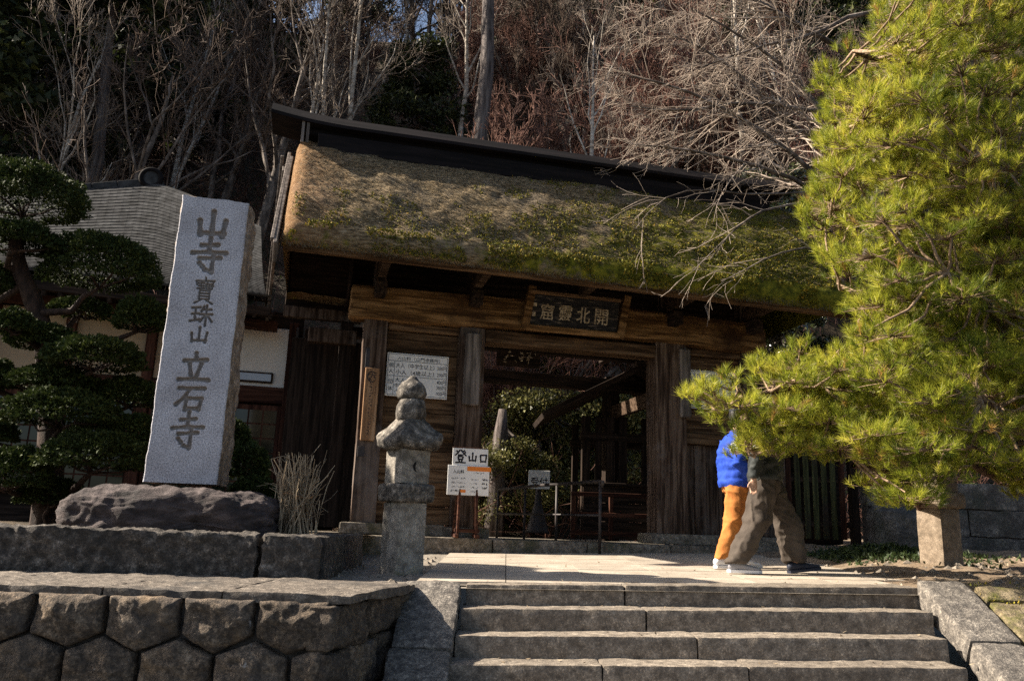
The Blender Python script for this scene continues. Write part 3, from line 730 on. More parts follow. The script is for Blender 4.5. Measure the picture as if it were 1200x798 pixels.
lantern(ll, rad(38), 'grey weathered stone lantern with crescent opening left of the steps', M_lantern, M_lanternd)
lr = P(1103, 652, 9.1); lr[2] = .2
lantern(lr, rad(24), 'tan stone lantern half hidden by pine branches', M_lanternr, M_lanternr)

# ================================================================== the gate
gate = thing('temple_gate', 'old wooden temple gate with a thick mossy thatched roof', 'gate', (gO[0], gO[1], .33), TH)
Z0 = .33
def L3(s, t, z): return np.array([s, t, z - Z0])
def gbox(name, lo, hi, mat, parent=gate, ch=.012): return box(name, L3(*lo), L3(*hi), mat, parent, ch)

# platform under the gate
gp = thing('gate_platform', 'low stone platform with a worn kerb under the gate', 'platform', (gO[0], gO[1], .15), TH)
PZ0 = .15
cs_ = [-2.0, -.95, .35, 1.75, 3.1, 4.35, 5.7, 7.0, 8.4]
for j in range(len(cs_) - 1):
    stone('kerb_block', np.array([cs_[j] + .004, -.62, -.1]), np.array([cs_[j + 1] - .004, -.28, .335 - PZ0 + random.uniform(-.006, .006) + .012 * (j > 5)]), M_curb, gp, seg=.04, rnd=.02, amp=.014, fr=5, seed=120 + j)
fl = MB(); fl.raw([(-2.0, -.30, .165), (8.4, -.30, .165), (8.4, 4.2, .165), (-2, 4.2, .165), (-2, 4.2, -.2), (8.4, 4.2, -.2)], [(0, 1, 2, 3), (3, 2, 5, 4)]); fl.build('floor', M_curb, gp)

# sill stones
for j, (a, b_, t0, t1, zb) in enumerate(((-.28, 1.15, -.24, .22, .49), (1.12, 1.78, -.26, .26, .47), (4.2, 5.45, -.28, .26, .49), (5.47, 6.6, -.26, .24, .49))):
    stone('sill_stone', L3(a, t0, .34), L3(b_, t1, zb), M_curb, gate, seg=.05, rnd=.02, amp=.01, seed=140 + j)
# posts: slightly irregular old timber
def post(name, s0, s1, t0, t1, z0, z1, mat=M_wz, lean=0.0, parent=gate, seed=0):
    V, Fc = rough_box((s1 - s0, t1 - t0, z1 - z0), .07, .018, .008, 3, seed, .5)
    V[:, 0] += lean * V[:, 2] + .006 * np.sin(V[:, 2] * 2 + seed)
    return add_mesh(name, V, Fc, mat, parent, False, tuple(L3((s0 + s1) / 2, (t0 + t1) / 2, (z0 + z1) / 2)))
post('post', -.15, .19, -.17, .17, .485, 3.37, lean=-.01, seed=1)
post('post', 1.24, 1.62, -.19, .19, .465, 3.36, seed=2)
post('post', 4.33, 4.84, -.2, .2, .485, 3.4, seed=3)
post('post', 5.84, 6.12, -.15, .15, .485, 3.42, seed=4)
for k, s_ in enumerate((0.02, 1.42, 4.58, 5.95)):
    post('rear_post', s_ - .13, s_ + .13, 2.3, 2.56, .33, 3.3, M_wdarkz, seed=8 + k)
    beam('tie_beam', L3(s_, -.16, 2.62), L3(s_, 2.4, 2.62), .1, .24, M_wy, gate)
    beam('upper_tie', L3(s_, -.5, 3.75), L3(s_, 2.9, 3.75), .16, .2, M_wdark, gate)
# the great lintel: one huge irregular timber
V, Fc = rough_box((6.67, .36, .5), .06, .06, .02, 2.2, 5, .35)
V[:, 2] += .03 * np.sin(V[:, 0] * .9 + 1) + np.where(V[:, 0] > 2.9, -.02 * (V[:, 0] - 2.9), 0)
r_end = np.clip((V[:, 0] - 3.0) / .33, 0, 1); V[:, 1:] *= (1 - .35 * r_end ** 2)[:, None]
add_mesh('great_lintel', V, Fc, M_beam, gate, False, tuple(L3(2.945, -.06, 3.62)))
gbox('lower_lintel', (1.62, -.2, 3.15), (4.33, .1, 3.345), M_wx)
gbox('head_rail', (.19, -.1, 3.24), (1.24, .1, 3.35), M_wx)
gbox('head_rail', (4.84, -.1, 3.26), (5.84, .1, 3.37), M_wx)
# boarded bays
zz = [.49, .74, .99, 1.27, 1.52, 1.8, 2.06, 2.34, 2.62, 2.92, 3.235]
for j in range(len(zz) - 1):
    gbox('plank', (.19, -.015 - .008 * (j % 2), zz[j] + .004), (1.24, .035, zz[j + 1] - .004), M_wx, ch=.006)
gbox('rail', (.19, -.07, 1.68), (1.24, .0, 1.80), M_wx)
gbox('rail', (.19, -.07, .985), (1.24, .0, 1.08), M_wx)
xx = np.linspace(4.84, 5.84, 6)
for j in range(5):
    gbox('plank', (xx[j] + .003, -.01 - .008 * (j % 2), .49), (xx[j + 1] - .003, .035, 1.85), M_wz, ch=.006)
gbox('rail', (4.84, -.09, 1.85), (5.84, .06, 2.03), M_wx)
for j, (za, zb) in enumerate(((2.03, 2.34), (2.345, 2.66), (2.665, 2.98), (2.985, 3.255))):
    gbox('plank', (4.84, -.015, za + .004), (5.84, .035, zb - .004), M_wx, ch=.006)
gbox('corner_iron', (-.12, -.181, 1.38), (-.02, -.17, 1.52), M_metal, ch=.003)
gbox('corner_iron', (-.11, -.181, 2.63), (-.05, -.17, 2.92), M_metal, ch=.003)
# wall to the right of the gate
gbox('side_panel', (6.12, -.02, .49), (6.62, .03, 3.2), M_wz)
# structure above the lintel
for k, s_ in enumerate((.02, 1.42, 3.0, 4.58, 5.95)):
    gbox('strut', (s_ - .09, -.1, 3.86), (s_ + .09, .1, 5.3), M_wz)
    beam('bracket_arm', L3(s_, .1, 3.98), L3(s_, -1.15, 3.98), .12, .17, M_wy, gate)
gbox('eave_purlin', (-1.3, -1.08, 4.07), (6.75, -.93, 4.22), M_wdark)
gbox('eave_purlin', (-1.3, 2.0, 4.1), (6.75, 2.15, 4.25), M_wdark)
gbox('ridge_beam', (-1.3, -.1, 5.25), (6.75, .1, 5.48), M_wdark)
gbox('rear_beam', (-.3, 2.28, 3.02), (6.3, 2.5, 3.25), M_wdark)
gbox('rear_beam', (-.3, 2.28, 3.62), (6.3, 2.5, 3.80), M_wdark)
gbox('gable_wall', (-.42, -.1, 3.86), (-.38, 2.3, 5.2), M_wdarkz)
# rafters and the boarded soffit
SF = lambda t: 5.5 - abs(t) * (5.5 - 3.90) / 1.40     # underside line
for k in range(27):
    s_ = -1.2 + k * .308
    beam('rafter', L3(s_, -.05, SF(.05) - .06), L3(s_, -1.44, SF(1.44) - .0), .075, .095, M_wy, gate)
sf = MB()
for sg in (-1, 1):
    sf.raw([L3(-1.3, sg * .02, SF(0) + .05), L3(6.8, sg * .02, SF(0) + .05), L3(6.8, sg * 1.47, SF(1.47) + .07), L3(-1.3, sg * 1.47, SF(1.47) + .07)], [(0, 1, 2, 3)])
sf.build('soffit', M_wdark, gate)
# eave board follows the sag of the eave
eb = MB(); ns = 30
for k in range(ns + 1):
    s_ = -1.30 + 8.15 * k / ns; z_ = 3.865 - .11 * (k / ns) ** 1.3
    for (dt, dz) in ((-1.47, -.03), (-1.38, -.03), (-1.38, .09), (-1.47, .09)): eb.v.append(tuple(L3(s_, dt, z_ + dz)))
for k in range(ns):
    for q in range(4): eb.f.append((k * 4 + q, k * 4 + (q + 1) % 4, k * 4 + 4 + (q + 1) % 4, k * 4 + 4 + q))
eb.f += [(3, 2, 1, 0), tuple(ns * 4 + q for q in range(4))]
eb.build('eave_board', M_wx, gate, fix=True)
# barge boards on the left gable
for (sg, s_, zc) in ((-1, -1.40, 0), (1, -1.50, -.05)):
    beam('barge_board', L3(s_, 0, 5.62 + zc), L3(s_ - (.12 if sg > 0 else 0), sg * 1.62, 3.72 + zc), .05, .3, M_wgrey, gate)
    beam('barge_board', L3(6.95, 0, 5.62), L3(6.95, sg * 1.6, 3.72), .05, .3, M_wz, gate)
    beam('barge_rail', L3(s_ - .04, 0, 5.80 + zc), L3(s_ - .04 - (.12 if sg > 0 else 0), sg * 1.66, 3.87 + zc), .05, .06, M_wgrey, gate)
# side frame on the left, behind the gate end
gbox('side_tie', (-1.36, 1.25, 3.62), (-.15, 1.38, 3.80), M_wz)
gbox('side_plank_wall', (-1.36, 1.42, 3.82), (-.4, 1.45, 5.0), M_wdark)
gbox('side_post', (-.46, 1.2, .4), (-.26, 1.42, 3.6), M_wdarkz)
gbox('side_post', (-1.02, 1.9, .4), (-.86, 2.06, 3.6), M_wdarkz)
gbox('side_bracket', (-.95, 1.1, 3.22), (-.2, 1.3, 3.45), M_wz)
gbox('side_wall', (-1.2, 1.72, .4), (.0, 1.76, 3.4), M_wdarkz)

# thatch
thm, N, L, B = newmat('mossy_thatch')
tc = N.new('ShaderNodeTexCoord'); sep = N.new('ShaderNodeSeparateXYZ'); L.new(tc.outputs['Object'], sep.inputs[0])
def _n(sc, det=8, ro=.65, st=(1, 1, 1), off=0.0):
    mp = N.new('ShaderNodeMapping'); mp.inputs['Scale'].default_value = st; mp.inputs['Location'].default_value = (off, off, off); L.new(tc.outputs['Object'], mp.inputs[0])
    q = N.new('ShaderNodeTexNoise'); q.inputs['Scale'].default_value = sc; q.inputs['Detail'].default_value = det; q.inputs['Roughness'].default_value = ro; L.new(mp.outputs[0], q.inputs['Vector']); return q.outputs['Fac']
straw = _n(16, 8, .7, (.6, 2.0, 2.0))
r1 = ramp(N, [(.36, (.05, .036, .02)), (.45, (.16, .115, .064)), (.53, (.27, .198, .11)), (.66, (.46, .36, .23))]); L.new(straw, r1.inputs[0])
col = r1.outputs[0]
r2 = ramp(N, [(.5, (0, 0, 0)), (.62, (1, 1, 1))]); L.new(_n(1.6, 6), r2.inputs[0])          # bare grey wood-ash patches
col = mixc(N, L, col, (.17, .15, .125), mth(N, L, 'MULTIPLY', r2.outputs[0], .5))
# rust-brown worn end on the left
mr = N.new('ShaderNodeMapRange'); mr.inputs[1].default_value = -.4; mr.inputs[2].default_value = -1.3; L.new(sep.outputs[0], mr.inputs[0])
col = mixc(N, L, col, (.30, .15, .065), mth(N, L, 'MULTIPLY', mr.outputs[0], .55))
# moss: more to the right and towards the eave
mx_ = N.new('ShaderNodeMapRange'); mx_.inputs[1].default_value = .5; mx_.inputs[2].default_value = 5.5; mx_.inputs[3].default_value = -.2; mx_.inputs[4].default_value = .24; L.new(sep.outputs[0], mx_.inputs[0])
mz_ = N.new('ShaderNodeMapRange'); mz_.inputs[1].default_value = 5.3; mz_.inputs[2].default_value = 3.6; mz_.inputs[3].default_value = -.1; mz_.inputs[4].default_value = .16; L.new(sep.outputs[2], mz_.inputs[0])
msum = mth(N, L, 'ADD', mth(N, L, 'ADD', _n(3.2, 8, .7, off=5), mx_.outputs[0]), mz_.outputs[0])
r3 = ramp(N, [(.50, (0, 0, 0)), (.64, (1, 1, 1))]); L.new(msum, r3.inputs[0])
r4 = ramp(N, [(.38, (.05, .055, .008)), (.5, (.15, .15, .016)), (.64, (.29, .255, .025)), (.74, (.36, .22, .03))]); L.new(_n(7, 6, .7, off=9), r4.inputs[0])
col = mixc(N, L, col, r4.outputs[0], r3.outputs[0])
L.new(col, B.inputs['Base Color']); B.inputs['Roughness'].default_value = .95; B.inputs['Specular IOR Level'].default_value = .1
bp = N.new('ShaderNodeBump'); bp.inputs['Strength'].default_value = 1.0; bp.inputs['Distance'].default_value = .04; L.new(_n(30, 6, .75, (.7, 1.6, 1.6)), bp.inputs['Height']); L.new(bp.outputs[0], B.inputs['Normal'])
prof = [(-1.25, 4.02), (-1.48, 3.92), (-1.53, 3.88), (-1.575, 3.92), (-1.60, 4.02), (-1.585, 4.12), (-1.53, 4.21)]
for k in range(1, 62):
    f_ = k / 61; prof.append((-1.53 + 1.41 * f_, 4.21 + 1.77 * f_ + .10 * math.sin(math.pi * f_)))
half = np.array(prof); full = np.concatenate([half, half[::-1] * np.array([-1, 1])]); NP = len(full)
ss = np.linspace(-1.34, 6.92, 260)
Sg, Kg = np.meshgrid(np.arange(len(ss)), np.arange(NP), indexing='ij')
V = np.stack([ss[Sg], full[Kg, 0], full[Kg, 1]], -1).reshape(-1, 3)
fs = (V[:, 0] + 1.34) / 8.26
low = np.clip((5.2 - V[:, 2]) / 1.3, 0, 1)
V[:, 2] -= .11 * fs ** 1.3 * low                                    # the eave sags to the right
for e0, sgn in ((-1.34, 1), (6.92, -1)):                              # rounded ends
    d_ = np.clip((V[:, 0] - e0) * sgn / .22, 0, 1); k_ = 1 - np.sqrt(np.clip(1 - (1 - d_) ** 2, 0, 1))
    V[:, 2] -= .20 * k_ * np.clip((V[:, 2] - 3.95) / .3, 0, 1); V[:, 1] *= 1 - .05 * k_
nse = fbm(V * np.array([2.2, 3, 3]), 5, 4) * .06 + fbm(V * np.array([9, 14, 14]), 11, 3) * .022
V[:, 2] += nse * .8; V[:, 1] += nse * -np.sign(V[:, 1]) * -.5
i = np.arange(len(ss) * NP).reshape(len(ss), NP)
Fq = np.stack([i[:-1, :-1], i[:-1, 1:], i[1:, 1:], i[1:, :-1]], -1).reshape(-1, 4)[:, ::-1]
Vt = V - np.array([0, 0, Z0])
thatch = add_mesh('thatch', Vt, Fq, thm, gate, True)
for e in (0, len(ss) - 1): MB().raw(Vt[i[e]], [tuple(range(NP)) if e else tuple(range(NP))[::-1]]).build('thatch_end', thm, gate)
# loose straws and moss tufts standing off the surface
def roof_pts(n, lo=0, hi=1, x0=-1.25, x1=6.85):
    f_ = lo + (hi - lo) * RNG.random(n); s_ = x0 + (x1 - x0) * RNG.random(n)
    fs = (s_ + 1.34) / 8.26
    z_ = 4.21 + 1.77 * f_ + .10 * np.sin(math.pi * f_); z_ = z_ - .11 * fs ** 1.3 * np.clip((5.2 - z_) / 1.3, 0, 1)
    t_ = -1.53 + 1.41 * f_
    q = np.stack([s_, t_, z_], -1)
    nse = fbm(q * np.array([2.2, 3, 3]), 5, 4) * .06 + fbm(q * np.array([9, 14, 14]), 11, 3) * .022
    q[:, 2] += nse * .8; q[:, 1] -= nse * .5
    return q
NRM = np.array([0, -.78, .62])
q = roof_pts(34000); n = len(q)
d = np.stack([RNG.normal(0, 1.3, n), -.62 + RNG.normal(0, .25, n), -.78 + RNG.normal(0, .25, n)], -1); d /= np.linalg.norm(d, axis=1, keepdims=True)
d = d * (.02 + .04 * RNG.random(n))[:, None] + NRM * (RNG.random(n) * .025)[:, None]
sd = np.cross(d, NRM); sd /= np.linalg.norm(sd, axis=1, keepdims=True) + 1e-9; sd *= .005
V = np.stack([q - sd, q + sd, q + d], 1).reshape(-1, 3) - np.array([0, 0, Z0]) + NRM * .004
foliage('loose_straw', V, 3, M_thatchbit, gate); bpy.data.objects['loose_straw']['kind'] = 'stuff'
q = np.concatenate([roof_pts(9000, 0, .35), roof_pts(16000, 0, .9, 1.2, 6.85)]); 
# moss band on the lip
m_ = 12000; a_ = RNG.random(m_); s_ = -1.25 + 8.1 * RNG.random(m_)
lip = np.stack([s_, -1.60 + .03 * np.abs(a_ - .5) , 3.90 + .32 * a_ - .11 * ((s_ + 1.34) / 8.26) ** 1.3], -1)
mk = fbm(np.c_[q * 3.2], 77, 4) + .16 * (q[:, 0] - 2.8) / 3 + .18 * (1 - (q[:, 2] - 3.9) / 2) > .06
q = np.concatenate([q[mk], lip[fbm(lip * 2.6, 5, 3) > -.12]]); n = len(q)
d = RNG.normal(0, 1, (n, 3)); d += NRM * .8; d /= np.linalg.norm(d, axis=1, keepdims=True); d *= (.015 + .03 * RNG.random(n))[:, None]
sd = np.cross(d, RNG.normal(0, 1, (n, 3))); sd /= np.linalg.norm(sd, axis=1, keepdims=True) + 1e-9; sd *= .012
V = np.stack([q - sd, q + sd, q + d], 1).reshape(-1, 3) - np.array([0, 0, Z0])
o_ = foliage('moss_tufts', V, 3, M_mossbit, gate); o_['kind'] = 'stuff'
m_ = 9000; s_ = -1.28 + 8.15 * RNG.random(m_); a_ = RNG.random(m_)     # ragged straw ends along the eave
q = np.stack([s_, -1.50 - .09 * RNG.random(m_), 3.86 + .1 * a_ - .11 * ((s_ + 1.34) / 8.26) ** 1.3], -1)
d = nrm0 = np.stack([RNG.normal(0, .35, m_), -.5 + RNG.normal(0, .3, m_), -.8 + RNG.normal(0, .3, m_)], -1); d = d / np.linalg.norm(d, axis=1, keepdims=True) * (.012 + .026 * RNG.random(m_))[:, None]
V = np.stack([q - np.array([.004, 0, 0]), q + np.array([.004, 0, 0]), q + d], 1).reshape(-1, 3) - np.array([0, 0, Z0])
o_ = foliage('eave_straw', V, 3, M_thatchbit, gate); o_['kind'] = 'stuff'
# ridge cover: two tiers of dark boards with an upturned cap
gbox('ridge_board', (-1.05, -.30, 5.78), (6.35, .30, 6.06), M_ridge)
gbox('ridge_board', (-1.28, -.2, 6.06), (6.5, .2, 6.16), M_ridge)
rc = MB(); nk = 40
for k in range(nk + 1):
    f_ = k / nk; s_ = -1.74 + 8.5 * f_; up_ = .10 * max(0, 1 - f_ * 7) ** 2 + .08 * max(0, (f_ - .86) * 7) ** 2
    for (t_, z_) in ((-.36, 6.15), (-.36, 6.20), (-.2, 6.38), (.2, 6.38), (.36, 6.20), (.36, 6.15)): rc.v.append(tuple(L3(s_, t_, z_ + up_)))
for k in range(nk):
    for q_ in range(6): rc.f.append((k * 6 + q_, k * 6 + (q_ + 1) % 6, k * 6 + 6 + (q_ + 1) % 6, k * 6 + 6 + q_))
rc.f += [tuple(range(6))[::-1], tuple(nk * 6 + q_ for q_ in range(6))]
rc.build('ridge_cap', M_ridge, gate, fix=True)
for s_ in (-1.2, -1.27): gbox('ridge_strut', (s_ - .02, -.33, 5.86), (s_ + .02, -.29, 6.2), M_wgrey, ch=.003)

# ------------------------------------------------------------------ things fixed to the gate
def on_gate(name, label, cat, s, t, z, group=None):
    return thing(name, label, cat, GW(s, t, z), TH, group)
pq = on_gate('name_plaque', 'framed black plaque with four faded gilt characters under the eave', 'plaque', 2.91, -.36, 3.40)
pq.rotation_euler = (rad(14), 0, TH)
PW, PH = .70, .50
box('panel', (-PW, -.02, .04), (PW, .02, PH), M_lacquer, pq)
for sg in (-1, 1):
    o_ = MB().prism([(-.06, -.04), (.06, -.04), (.06, .60), (-.02, .62)], 0, -.055, .055).build('frame_side', M_beam, pq, fix=True)
    o_.location = (sg * (PW + .05), 0, 0); o_.rotation_euler = (0, rad(7), 0)
box('frame_bottom', (-PW - .05, -.06, -.05), (PW + .05, .05, .045), M_beam, pq, .015)
box('frame_top', (-PW - .02, -.05, PH), (PW + .02, .04, PH + .06), M_wx, pq, .015)
for k, ch in enumerate('窟靈北開'):
    xc = -.43 + k * .285
    tx(ch, (xc - .105, xc + .105), (.13, .37), M_gold, pq, y=-.021, bold=.008, ext=.006)
for (x, z) in ((-.62, .34), (-.63, .2)): box('seal', (x - .025, -.026, z - .03), (x + .025, -.02, z + .03), M_gold, pq, .002)

def price_board(name, label, s0, s1, z0, z1, t):
    W_, H_ = s1 - s0, z1 - z0
    b_ = on_gate(name, label, 'notice board', (s0 + s1) / 2, t, z0, 'entrance fee boards on the gate')
    box('board', (-W_ / 2, -.012, 0), (W_ / 2, .012, H_), M_white, b_, .003)
    X = lambda u: -W_ / 2 + W_ * u
    Zv = lambda v: H_ * (1 - v)
    ln = MB(); e = .003
    for (u0, v0, u1, v1) in ((.02, .03, .98, .03), (.02, .97, .98, .97), (.02, .03, .02, .97), (.98, .03, .98, .97), (.02, .185, .98, .185), (.02, .535, .98, .535), (.125, .185, .125, .97)):
        ln.box((X(u0) - e, -.0145, Zv(v1) - e), (X(u1) + e, -.0125, Zv(v0) + e), 0)
    ln.build('ruled_lines', M_ink, b_)
    T = lambda s, u0, u1, v0, v1: tx(s, (X(u0), X(u1)), (Zv(v1), Zv(v0)), M_ink, b_, y=-.0125, bold=.006)
    T('入山料（山門寺務所）', .16, .86, .07, .165)
    T('個', .035, .11, .24, .34); T('人', .035, .11, .38, .48); T('団', .035, .11, .62, .72); T('体', .035, .11, .78, .88)
    T('大人（中学生以上）', .145, .77, .23, .345); T('500円', .82, .97, .24, .34)
    T('小人（4歳以上）', .145, .77, .385, .50); T('200円', .82, .97, .395, .495)
    T('大人（', .145, .4, .57, .675); T('400円', .82, .97, .57, .67)
    T('中学生・', .145, .4, .70, .80); T('300円', .82, .97, .70, .80)
    T('小人（', .145, .4, .83, .935); T('100円', .82, .97, .83, .93)
    return b_
price_board('fee_board', 'white entrance fee board behind the stone lantern finial', .205, 1.10, 2.27, 2.90, -.075)
price_board('fee_board', 'white entrance fee board half covered by the pine branch', 4.88, 5.80, 2.42, 3.035, -.05)

hb = on_gate('hanging_board', 'plain grey weathered board on the pillar left of the opening', 'board', 1.43, -.235, 2.19)
box('board', (-.12, -.03, 0), (.12, .03, 1.07), M_wgrey, hb, .02)
box('hook', (-.015, -.02, 1.06), (.015, .04, 1.1), M_metal, hb, .003)
hb = on_gate('hanging_board', 'plain grey weathered board on the pillar right of the opening', 'board', 4.79, -.25, 2.23)
box('board', (-.09, -.035, 0), (.09, .035, 1.08), M_wgrey, hb, .02)
box('hook', (-.015, -.02, 1.07), (.015, .04, 1.11), M_metal, hb, .003)
npb = on_gate('name_board', 'narrow tan wooden name board with brush writing on the left post', 'name board', .0, -.2, 1.60)
box('board', (-.1, -.015, 0), (.1, .015, 1.03), M_plate, npb, .008)
rg = MB(); rr_ = [(.0 + .062 * math.cos(a) , .90 + .075 * math.sin(a)) for a in np.linspace(.9, 5.9, 20)]
rg.tube([(x, -.017, z) for (x, z) in rr_], [.004 + .005 * math.sin(k / 19 * 3.1) for k in range(20)], 5); rg.build('ring_mark', M_ink, npb)
def scrawl(parent, x0, x1, z0, z1, n, wid, y, name='brush_writing', mat=M_ink, seed=1, slant=0):
    """unreadable small brush marks"""
    rs = random.Random(seed); q = MB()
    for k in range(n):
        a = (rs.uniform(x0, x1), rs.uniform(z0, z1)); an = rs.choice([0, .15, 1.5, .8, -.7]) + rs.uniform(-.15, .15); l_ = rs.uniform(.5, 1) * min((x1 - x0) * .5, (z1 - z0) * .9)
        c_, s_ = math.cos(an), math.sin(an); p0 = (a[0] - c_ * l_ / 2, a[1] - s_ * l_ / 2); p1 = (a[0] + c_ * l_ / 2, a[1] + s_ * l_ / 2)
        nx, nz = -s_ * wid / 2, c_ * wid / 2
        yy_ = y - k * .00003
        q.raw([(p0[0] + nx, yy_, p0[1] + nz), (p0[0] - nx, yy_, p0[1] - nz), (p1[0] - nx * .6, yy_, p1[1] - nz * .6), (p1[0] + nx * .6, yy_, p1[1] + nz * .6)], [(0, 1, 2, 3)])
    return q.build(name, mat, parent)
scrawl(npb, -.045, .045, .85, .96, 14, .012, -.0165, seed=2)
for k in range(17): scrawl(npb, -.02, .025, .78 - k * .044, .81 - k * .044, 6, .006, -.0165, seed=10 + k)
for k in range(4): scrawl(npb, .05, .075, .74 - k * .035, .76 - k * .035, 5, .004, -.0165, seed=40 + k)
for k in range(3): scrawl(npb, .05, .075, .34 - k * .035, .36 - k * .035, 5, .004, -.0165, seed=50 + k)
for k in range(4): scrawl(npb, -.08, -.055, .70 - k * .03, .72 - k * .03, 5, .004, -.0165, seed=60 + k)
dq = on_gate('dark_plaque', 'dim wooden plaque hanging in shade inside the gate', 'plaque', 2.35, .7, 3.0)
box('board', (-.36, -.02, 0), (.36, .02, .28), M_wdark, dq, .01)
for k in range(3): scrawl(dq, -.24 + k * .19, -.1 + k * .19, .06, .24, 9, .016, -.021, 'faded_writing', M_gold, 80 + k)

# sign stand
ss_ = thing('sign_stand', 'white trailhead sign on a red-brown wooden stand', 'sign', P(546, 625, 11.15) * np.array([1, 1, 0]) + np.array([0, 0, .335]), rad(9))
for sg in (-1, 1):
    beam('leg', (sg * .13, -.1, 0), (sg * .1, .02, 1.2), .035, .06, M_redz, ss_)
    beam('back_leg', (sg * .15, .3, 0), (sg * .1, .05, 1.0), .035, .05, M_redz, ss_)
    beam('foot', (sg * .14, -.16, .03), (sg * .14, .34, .03), .05, .05, M_red, ss_)
beam('cross_bar', (-.17, -.08, .1), (.17, -.08, .1), .04, .05, M_red, ss_)
ub = box('upper_board', (-.235, -.05, .84), (.25, -.035, 1.19), M_white, ss_, .003)
box('top_edge', (-.24, -.055, 1.19), (.255, -.03, 1.205), M_redz, ss_, .002)
STROKES['登'] = [[(.44, .98), (.3, .8), (.04, .58)], [(.14, .92), (.28, .83)], [(.54, .99), (.74, .76), (.99, .57)], [(.86, .95), (.67, .84)], [(.94, .82), (.77, .72)], [(.3, .6), (.7, .62)], [(.3, .48), (.32, .27)], [(.3, .49), (.72, .5), (.68, .27)], [(.32, .29), (.68, .3)], [(.37, .22), (.43, .1)], [(.65, .23), (.57, .1)], [(.08, .03), (.5, .06), (.94, .04)]]
STROKES['口'] = [[(.1, .86), (.16, .08)], [(.1, .86), (.92, .9), (.82, .1)], [(.15, .16), (.84, .17)]]
def brush(ch, xr, zr, wd, mat, parent, y):
    q = MB(); k = 0
    for st in STROKES[ch]:
        pts = np.array([(xr[0] + a * (xr[1] - xr[0]), zr[0] + b2 * (zr[1] - zr[0])) for (a, b2) in st])
        for i in range(len(pts) - 1):
            d = pts[i + 1] - pts[i]; d /= np.linalg.norm(d); n_ = np.array([-d[1], d[0]]); k += 1; yy_ = y - k * .00004
            a, b2 = pts[i] - d * wd * .3, pts[i + 1] + d * wd * .25; w0, w1 = wd * .62, wd * .42
            q.raw([(p_[0], yy_, p_[1]) for p_ in (a - n_ * w0 * .6, a + n_ * w0 * .6 , a + d * wd * .5 + n_ * w0, b2 + n_ * w1, b2 + d * wd * .25, b2 - n_ * w1, a + d * wd * .5 - n_ * w0)], [(0, 6, 5, 4, 3, 2, 1)])
    return q.build('lettering', mat, parent)
for (ch, a, b2, za, zb) in (('登', -.205, -.05, .985, 1.165), ('山', -.025, .10, 1.0, 1.135), ('口', .135, .235, 1.0, 1.12)):
    brush(ch, (a, b2), (za, zb), .021, M_ink, ss_, -.0502)
lb = box('lower_board', (-.29, -.066, .56), (.275, -.052, .955), M_white, ss_, .003)
box('orange_strip', (-.03, -.07, .885), (.295, -.0665, .945), M_orange, ss_, .001)
tx('入山料', (-.22, -.07), (.845, .895), M_ink, ss_, y=-.0665, bold=.02)
for (k, z) in enumerate((.77, .715, .66, .605)):
    scrawl(ss_, -.24, -.05 if k < 3 else -.13, z, z + .02, 26, .005, -.0668, 'small_print', M_ink, 100 + k)
    scrawl(ss_, .02, .13, z - .005, z + .013, 16, .004, -.0668, 'small_print', M_ink, 110 + k)
    if k < 3: scrawl(ss_, .18, .255, z - .008, z + .015, 20, .007, -.0668, 'small_print', M_ink, 120 + k)
scrawl(ss_, .05, .2, .852, .868, 22, .005, -.0668, 'small_print', M_ink, 131)
box('orange_mark', (-.11, -.07, .595), (-.04, -.0665, .632), M_orange, ss_, .001)

# metal handrail running in under the gate
hr = thing('handrail', 'dark metal pipe handrail running in through the gate', 'handrail', (1.3, 11.45, .2))
A0 = np.array([0, 0, 0]); A1 = np.array([-1.45, 3.6, .12])
tp = lambda f_, z: (A0 + (A1 - A0) * f_) + np.array([0, 0, z])
q = MB(); q.tube([tp(-.012, .88), tp(-.02, .96), tp(.0, .965), tp(.5, .92), tp(1, .85), tp(1.01, .8)], .025, 8); q.build('top_rail', M_metal, hr, True)
q = MB(); q.tube([tp(0, .5), tp(.5, .46), tp(1, .42)], .018, 8); q.build('mid_rail', M_metal, hr, True)
for f_ in (0, .36, .68, 1): q = MB(); q.tube([tp(f_, -.05), tp(f_, .95 - .1 * f_)], .022, 8); q.build('rail_post', M_metal, hr, True)

# reception sign
us = thing('reception_sign', 'small white reception sign on a black cone foot behind the handrail', 'sign', (.56, 14.5, .42), rad(6))
q = MB(); q.loft([((0, 0, 0), .22, .16, (1, 0, 0), (0, 1, 0)), ((0, 0, .05), .2, .15, (1, 0, 0), (0, 1, 0)), ((0, 0, .5), .07, .05, (1, 0, 0), (0, 1, 0)), ((0, 0, .82), .04, .03, (1, 0, 0), (0, 1, 0))], 20); q.build('foot', M_metal, us, True)
box('board', (-.19, -.06, .76), (.19, -.04, 1.08), M_white, us, .004)
tx('受付', (-.15, .15), (.80, .96), M_ink, us, y=-.0605, bold=.012)
scrawl(us, -.14, .14, 1.015, 1.03, 18, .006, -.0607, 'small_print', M_ink, 140)

# low wooden barrier
bf = thing('low_barrier', 'low dark wooden barrier rail in front of the ticket booth', 'barrier', (1.1, 13.5, .36), rad(4))
for x in (0, .62, 1.26): box('barrier_post', (x - .035, -.035, 0), (x + .035, .035, .7), M_redz, bf)
for z in (.68, .36, .06): box('rail', (-.05, -.05, z), (1.32, -.036, z + .07), M_red, bf)

